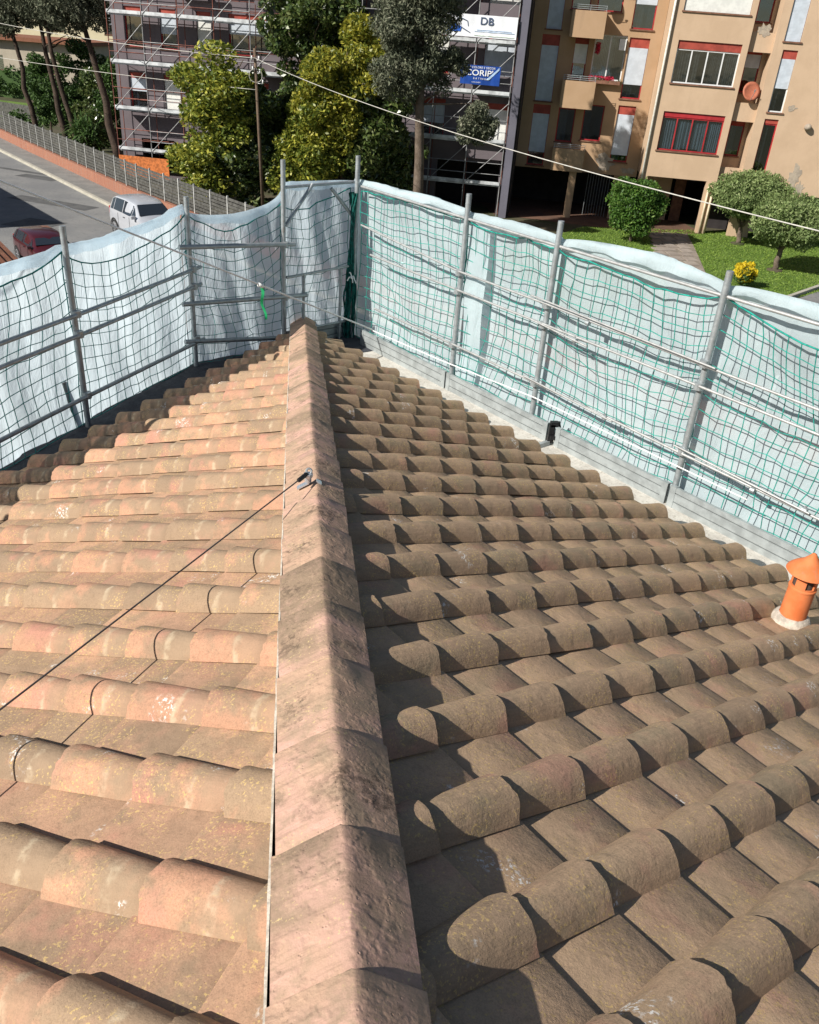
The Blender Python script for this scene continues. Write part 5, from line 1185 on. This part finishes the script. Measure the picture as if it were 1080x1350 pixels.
# =================================================================== CARS
def carpaint(name, c, metal=.3):
    t = NT(name); p = t.pos(); return t.pbr(t.mix(t.ramp(t.noise(p, 4, 4), .4, .7, 0, .12), c, tuple(x*.7 for x in c)), .28, metal, None, .5, Coat_Weight=.6)
M['silver'] = carpaint('silver_paint', (.58, .60, .64)); M['redpaint'] = carpaint('shaded_dark_red_paint', (.075, .010, .014), .2)  # dark red lowered further to stand in for the shadow on the car
M['carglass'] = M['cglass']; M['tyre'] = simple('tyre_rubber', (.02, .02, .02), .8); M['rim'] = simple('alloy_rim', (.5, .5, .52), .35, .7)
M['lamp_r'] = simple('red_tail_light', (.4, .01, .01), .3); M['lamp_w'] = simple('clear_headlight', (.6, .62, .65), .15); M['blackp'] = simple('black_plastic', (.02, .02, .02), .6)
def car(base, heading, paint, label, hgt=1.5, ln=3.7, wid=1.62):
    e_ = empty('car', (base[0], base[1], G+.006), heading, label, 'car', 'parked cars')
    # stations along x (front = +x): x, half width, z sill, z belt, z top, half width at top
    Hh = hgt; S_ = [(-ln/2, .60, .42, .80, .86, .52), (-ln/2+.06, .72, .30, .92, 1.00, .62), (-ln/2+.28, .80, .26, .96, Hh-.12, .60), (-ln/2+.62, .81, .25, .96, Hh-.02, .60), (-.35, .81, .25, .95, Hh, .60),
                (.15, .81, .25, .94, Hh-.03, .59), (.42, .81, .25, .93, Hh-.10, .57), (.80, .81, .25, .92, 1.10, .62), (1.02, .80, .25, .90, .97, .64), (1.45, .77, .26, .80, .88, .60), (ln/2-.08, .68, .30, .66, .74, .52), (ln/2, .56, .40, .56, .62, .44)]
    k = wid/1.62; mb = MB(); NS = len(S_); ring = []
    for (x, w_, zs_, zb_, zt_, wt) in S_:
        w_ *= k; wt *= k
        half = [(0, zs_), (w_*.8, zs_), (w_*.97, zs_+.10), (w_, (zs_+zb_)/2), (w_*.975, zb_), (lerp(w_*.97, wt, .5), (zb_+zt_)/2), (wt, zt_-.035), (wt*.86, zt_), (wt*.4, zt_+.015), (0, zt_+.02)]
        full = half + [(-a, b) for a, b in reversed(half[1:-1])]
        ring.append([(x, a, b) for a, b in full])
    n = len(ring[0]); mb.add([p_ for r in ring for p_ in r], [(i*n+j, i*n+(j+1) % n, (i+1)*n+(j+1) % n, (i+1)*n+j) for i in range(NS-1) for j in range(n)] + [tuple(range(n-1, -1, -1)), tuple((NS-1)*n+i for i in range(n))])
    body = mb.build('body', M[paint], e_, angle=38)
    bm = bmesh.new(); bm.from_mesh(body.data); bmesh.ops.recalc_face_normals(bm, faces=bm.faces); bm.to_mesh(body.data); bm.free()
    R_ = lambda i, j, o_=.006: V(ring[i][j])+V((0, math.copysign(o_, ring[i][j][1]), 0))
    def pane(nm, pts, off):
        mb = MB(); P_ = [V(q_)+V(off) for q_ in pts]; lo = [V(q_)-V(off)*.5 for q_ in pts]; m_ = len(P_)
        mb.add(P_+lo, [tuple(range(m_)), tuple(range(2*m_-1, m_-1, -1))]+[(i, (i+1) % m_, m_+(i+1) % m_, m_+i) for i in range(m_)]); return mb.build(nm, M['carglass'], e_)
    def interp(i, j, f_): a, b = V(ring[i][j]), V(ring[i][j+1]); return a+(b-a)*f_
    for sgn in (1, -1):
        def sp(i, j, f_):
            p_ = interp(i, j, f_); return V((p_.x, p_.y*sgn, p_.z))
        # belt index 4 -> 6 ; pieces between stations
        for (i0, i1, a, b) in ((2, 3, .30, .97), (3, 4, .06, .96), (4, 6, .05, .98)):
            lo0 = lerp(sp(i0, 4, .10), sp(i1, 4, .10), a); lo1 = lerp(sp(i0, 4, .10), sp(i1, 4, .10), b)
            hi0 = lerp(sp(i0, 5, .82), sp(i1, 5, .82), a); hi1 = lerp(sp(i0, 5, .82), sp(i1, 5, .82), b)
            pane('side_window', [lo0, lo1, hi1, hi0], (0, .012*sgn, .004))
        lo0 = lerp(sp(6, 4, .12), sp(7, 4, .12), .05); pane('side_window', [lo0, sp(7, 4, .12), lerp(sp(6, 5, .8), sp(7, 5, .5), .08)], (0, .012*sgn, .004))
        mb = MB(); mb.box((.72, sgn*(.80*k), .95), (.86, sgn*(.80*k+.16), 1.06)) if sgn > 0 else mb.box((.72, -(.80*k+.16), .95), (.86, -.80*k, 1.06)); mb.build('mirror', M[paint], e_)
        # wheel arches, wheels
        for wx in (-ln/2+.66, ln/2-.70):
            wh = MB(); y0 = sgn*(.80*k-.16); y1 = sgn*(.80*k+.012)
            prof = [(.0, 0), (.20, 0), (.29, 0), (.30, .25), (.30, .75), (.29, 1), (.21, 1)]
            vs = [(wx+r*math.cos(6.283*q_/20), lerp(y0, y1, f_), .30+r*math.sin(6.283*q_/20)) for r, f_ in prof for q_ in range(20)]
            wh.add(vs, [(i*20+j, i*20+(j+1) % 20, (i+1)*20+(j+1) % 20, (i+1)*20+j) for i in range(len(prof)-1) for j in range(20)]); w_o = wh.build('wheel', M['tyre'], e_, smooth=True)
            rm = MB(); yy = y1-.004*sgn
            for q_ in range(6):
                a = q_*1.0472; rm.add([(wx+math.cos(a-.22)*.04, yy, .3+math.sin(a-.22)*.04), (wx+math.cos(a-.2)*.2, yy, .3+math.sin(a-.2)*.2), (wx+math.cos(a+.2)*.2, yy, .3+math.sin(a+.2)*.2), (wx+math.cos(a+.22)*.04, yy, .3+math.sin(a+.22)*.04)], [(0, 1, 2, 3)])
            rm.tube([(wx, yy-.03*sgn, .3), (wx, yy+.008*sgn, .3)], .06, 10)
            vs = [(wx+r*math.cos(6.283*q_/20), yy+.002*sgn, .30+r*math.sin(6.283*q_/20)) for r in (.175, .212) for q_ in range(20)]; rm.add(vs, [(j, (j+1) % 20, 20+(j+1) % 20, 20+j) for j in range(20)])
            rm.build('rim', M['rim'], w_o)
            ar = MB(); vs = [(wx+r*math.cos(math.pi*q_/14), sgn*(.812*k+(.004 if r < .36 else .0)), .30+r*math.sin(math.pi*q_/14)) for r in (.30, .365) for q_ in range(15)]; ar.add(vs, [(j, j+1, 16+j, 15+j) for j in range(14)]); ar.build('wheel_arch', M['blackp'], e_)
        hl = MB(); hl.lathe([(.001, .05), (.08, .03), (.11, 0)], (0, 0, 0), 10); o = hl.build('headlight', M['lamp_w'], e_, smooth=True); o.matrix_basis = Matrix.Translation((ln/2-.12, sgn*.50*k, .68)) @ Matrix.Rotation(math.radians(60), 4, 'Y')
        bx(e_, 'tail_light', (-ln/2+.02, min(sgn*.58*k, sgn*.70*k), .72), (-ln/2+.10, max(sgn*.58*k, sgn*.70*k), 1.0), M['lamp_r'])
        mb = MB(); mb.box((-.25, sgn*.815*k-.004, .82), (-.10, sgn*.815*k+.012, .845)); mb.build('door_handle', M['blackp'], e_)
        for x in (-.72, .28): bx(e_, 'door_gap', (x, sgn*.8125*k-.003, .34), (x+.012, sgn*.8125*k+.003, .92), M['blackp'])
    wsp = lambda i, f_, s_: V((ring[i][8][0], s_*f_*abs(ring[i][6][1]), ring[i][8][2]+.0))
    a = V(ring[6][7]); b = V(ring[7][7])
    yt, yb = ring[6][6][1]*.90, ring[7][6][1]*1.02
    pane('windscreen', [(ring[6][8][0]+.03, -yt, ring[6][8][2]-.045), (ring[6][8][0]+.03, yt, ring[6][8][2]-.045), (ring[7][8][0]+.07, yb, ring[7][8][2]-.05), (ring[7][8][0]+.07, -yb, ring[7][8][2]-.05)], (.022, 0, .022))
    yt = ring[3][6][1]*.85; pane('rear_window', [(ring[1][8][0]+.0, -.5*k, 1.0), (ring[1][8][0]+.0, .5*k, 1.0), (ring[2][8][0]-.03, yt, Hh-.16), (ring[2][8][0]-.03, -yt, Hh-.16)], (-.03, 0, .02))
    mb = MB(); mb.box((-ln/2+.30, -.66*k, .18), (ln/2-.3, .66*k, .30)); mb.build('underbody', M['blackp'], e_)
    mb = MB(); mb.box((ln/2-.06, -.35*k, .45), (ln/2+.012, .35*k, .56)); mb.build('grille', M['blackp'], e_)
    return e_
car((-5.9, 24.6), math.radians(-56), 'silver', 'silver hatchback parked by the kerb, partly behind the white sheet', 1.50, 3.55, 1.62)
car((-8.45, 19.8), math.radians(-58), 'redpaint', 'dark red car at the left edge, half in shadow behind the sheet', 1.38, 3.8, 1.68).scale = (.82, .82, .82)
# cars reflected / parked: none visible elsewhere

# =================================================================== POLE AND WIRES
pp = empty('utility_pole', (-1.60, 31.2, G), 0, 'weathered wooden utility pole with ceramic insulators between the trees', 'pole')
M['wood'] = ground_mat('weathered_wood', (.17, .12, .085), (.12, .085, .06), (.22, .16, .12), 3, 20, .6, 20)
mb = MB(); mb.tube([(0, 0, 0), (-.25, 0, 6.75)], .08, 10, r1=.06); mb.build('post', M['wood'], pp, smooth=True)
mb = MB()
for k, (dx, z) in enumerate(((-.15, 6.3), (.15, 6.3), (-.12, 5.9), (.18, 5.8), (.3, 5.4))):
    mb.tube([(-.22+dx, -.1, z), (-.22+dx, -.1, z+.16)], .035, 8); mb.tube([(-.22, 0, z), (-.22+dx, -.1, z)], .015, 5)
mb.build('insulator', M['whiteframe'], pp, smooth=True)
mb = MB()
for s_ in (-1, 1): mb.tube([(-.22+s_*.02+s_*.26*math.sin(a), -.12, 5.7+.26*math.cos(a)) for a in np.linspace(0, 3.1, 10)], .014, 5)
mb.build('cable_loop', M['wire'], pp)
PT = V((-1.80, 30.3, G+6.4)); OW = V((8.1, 1.08, 1.19))
rope('overhead_wire', [PT, OW], .011, 'wire', 'pale overhead cable sagging from the wooden pole towards the right', 'wire', 60, .35)
rope('overhead_wire', [PT, V((-23, 52, 2.9))], .013, 'wire', 'pale overhead cable running left from the wooden pole past the pines', 'wire', 30, .35)
rope('overhead_wire', [PT+V((0, 0, -1.2)), V((-24, 50, 1.0))], .012, 'wire', 'thin lower cable running left from the wooden pole', 'wire', 30, .2)
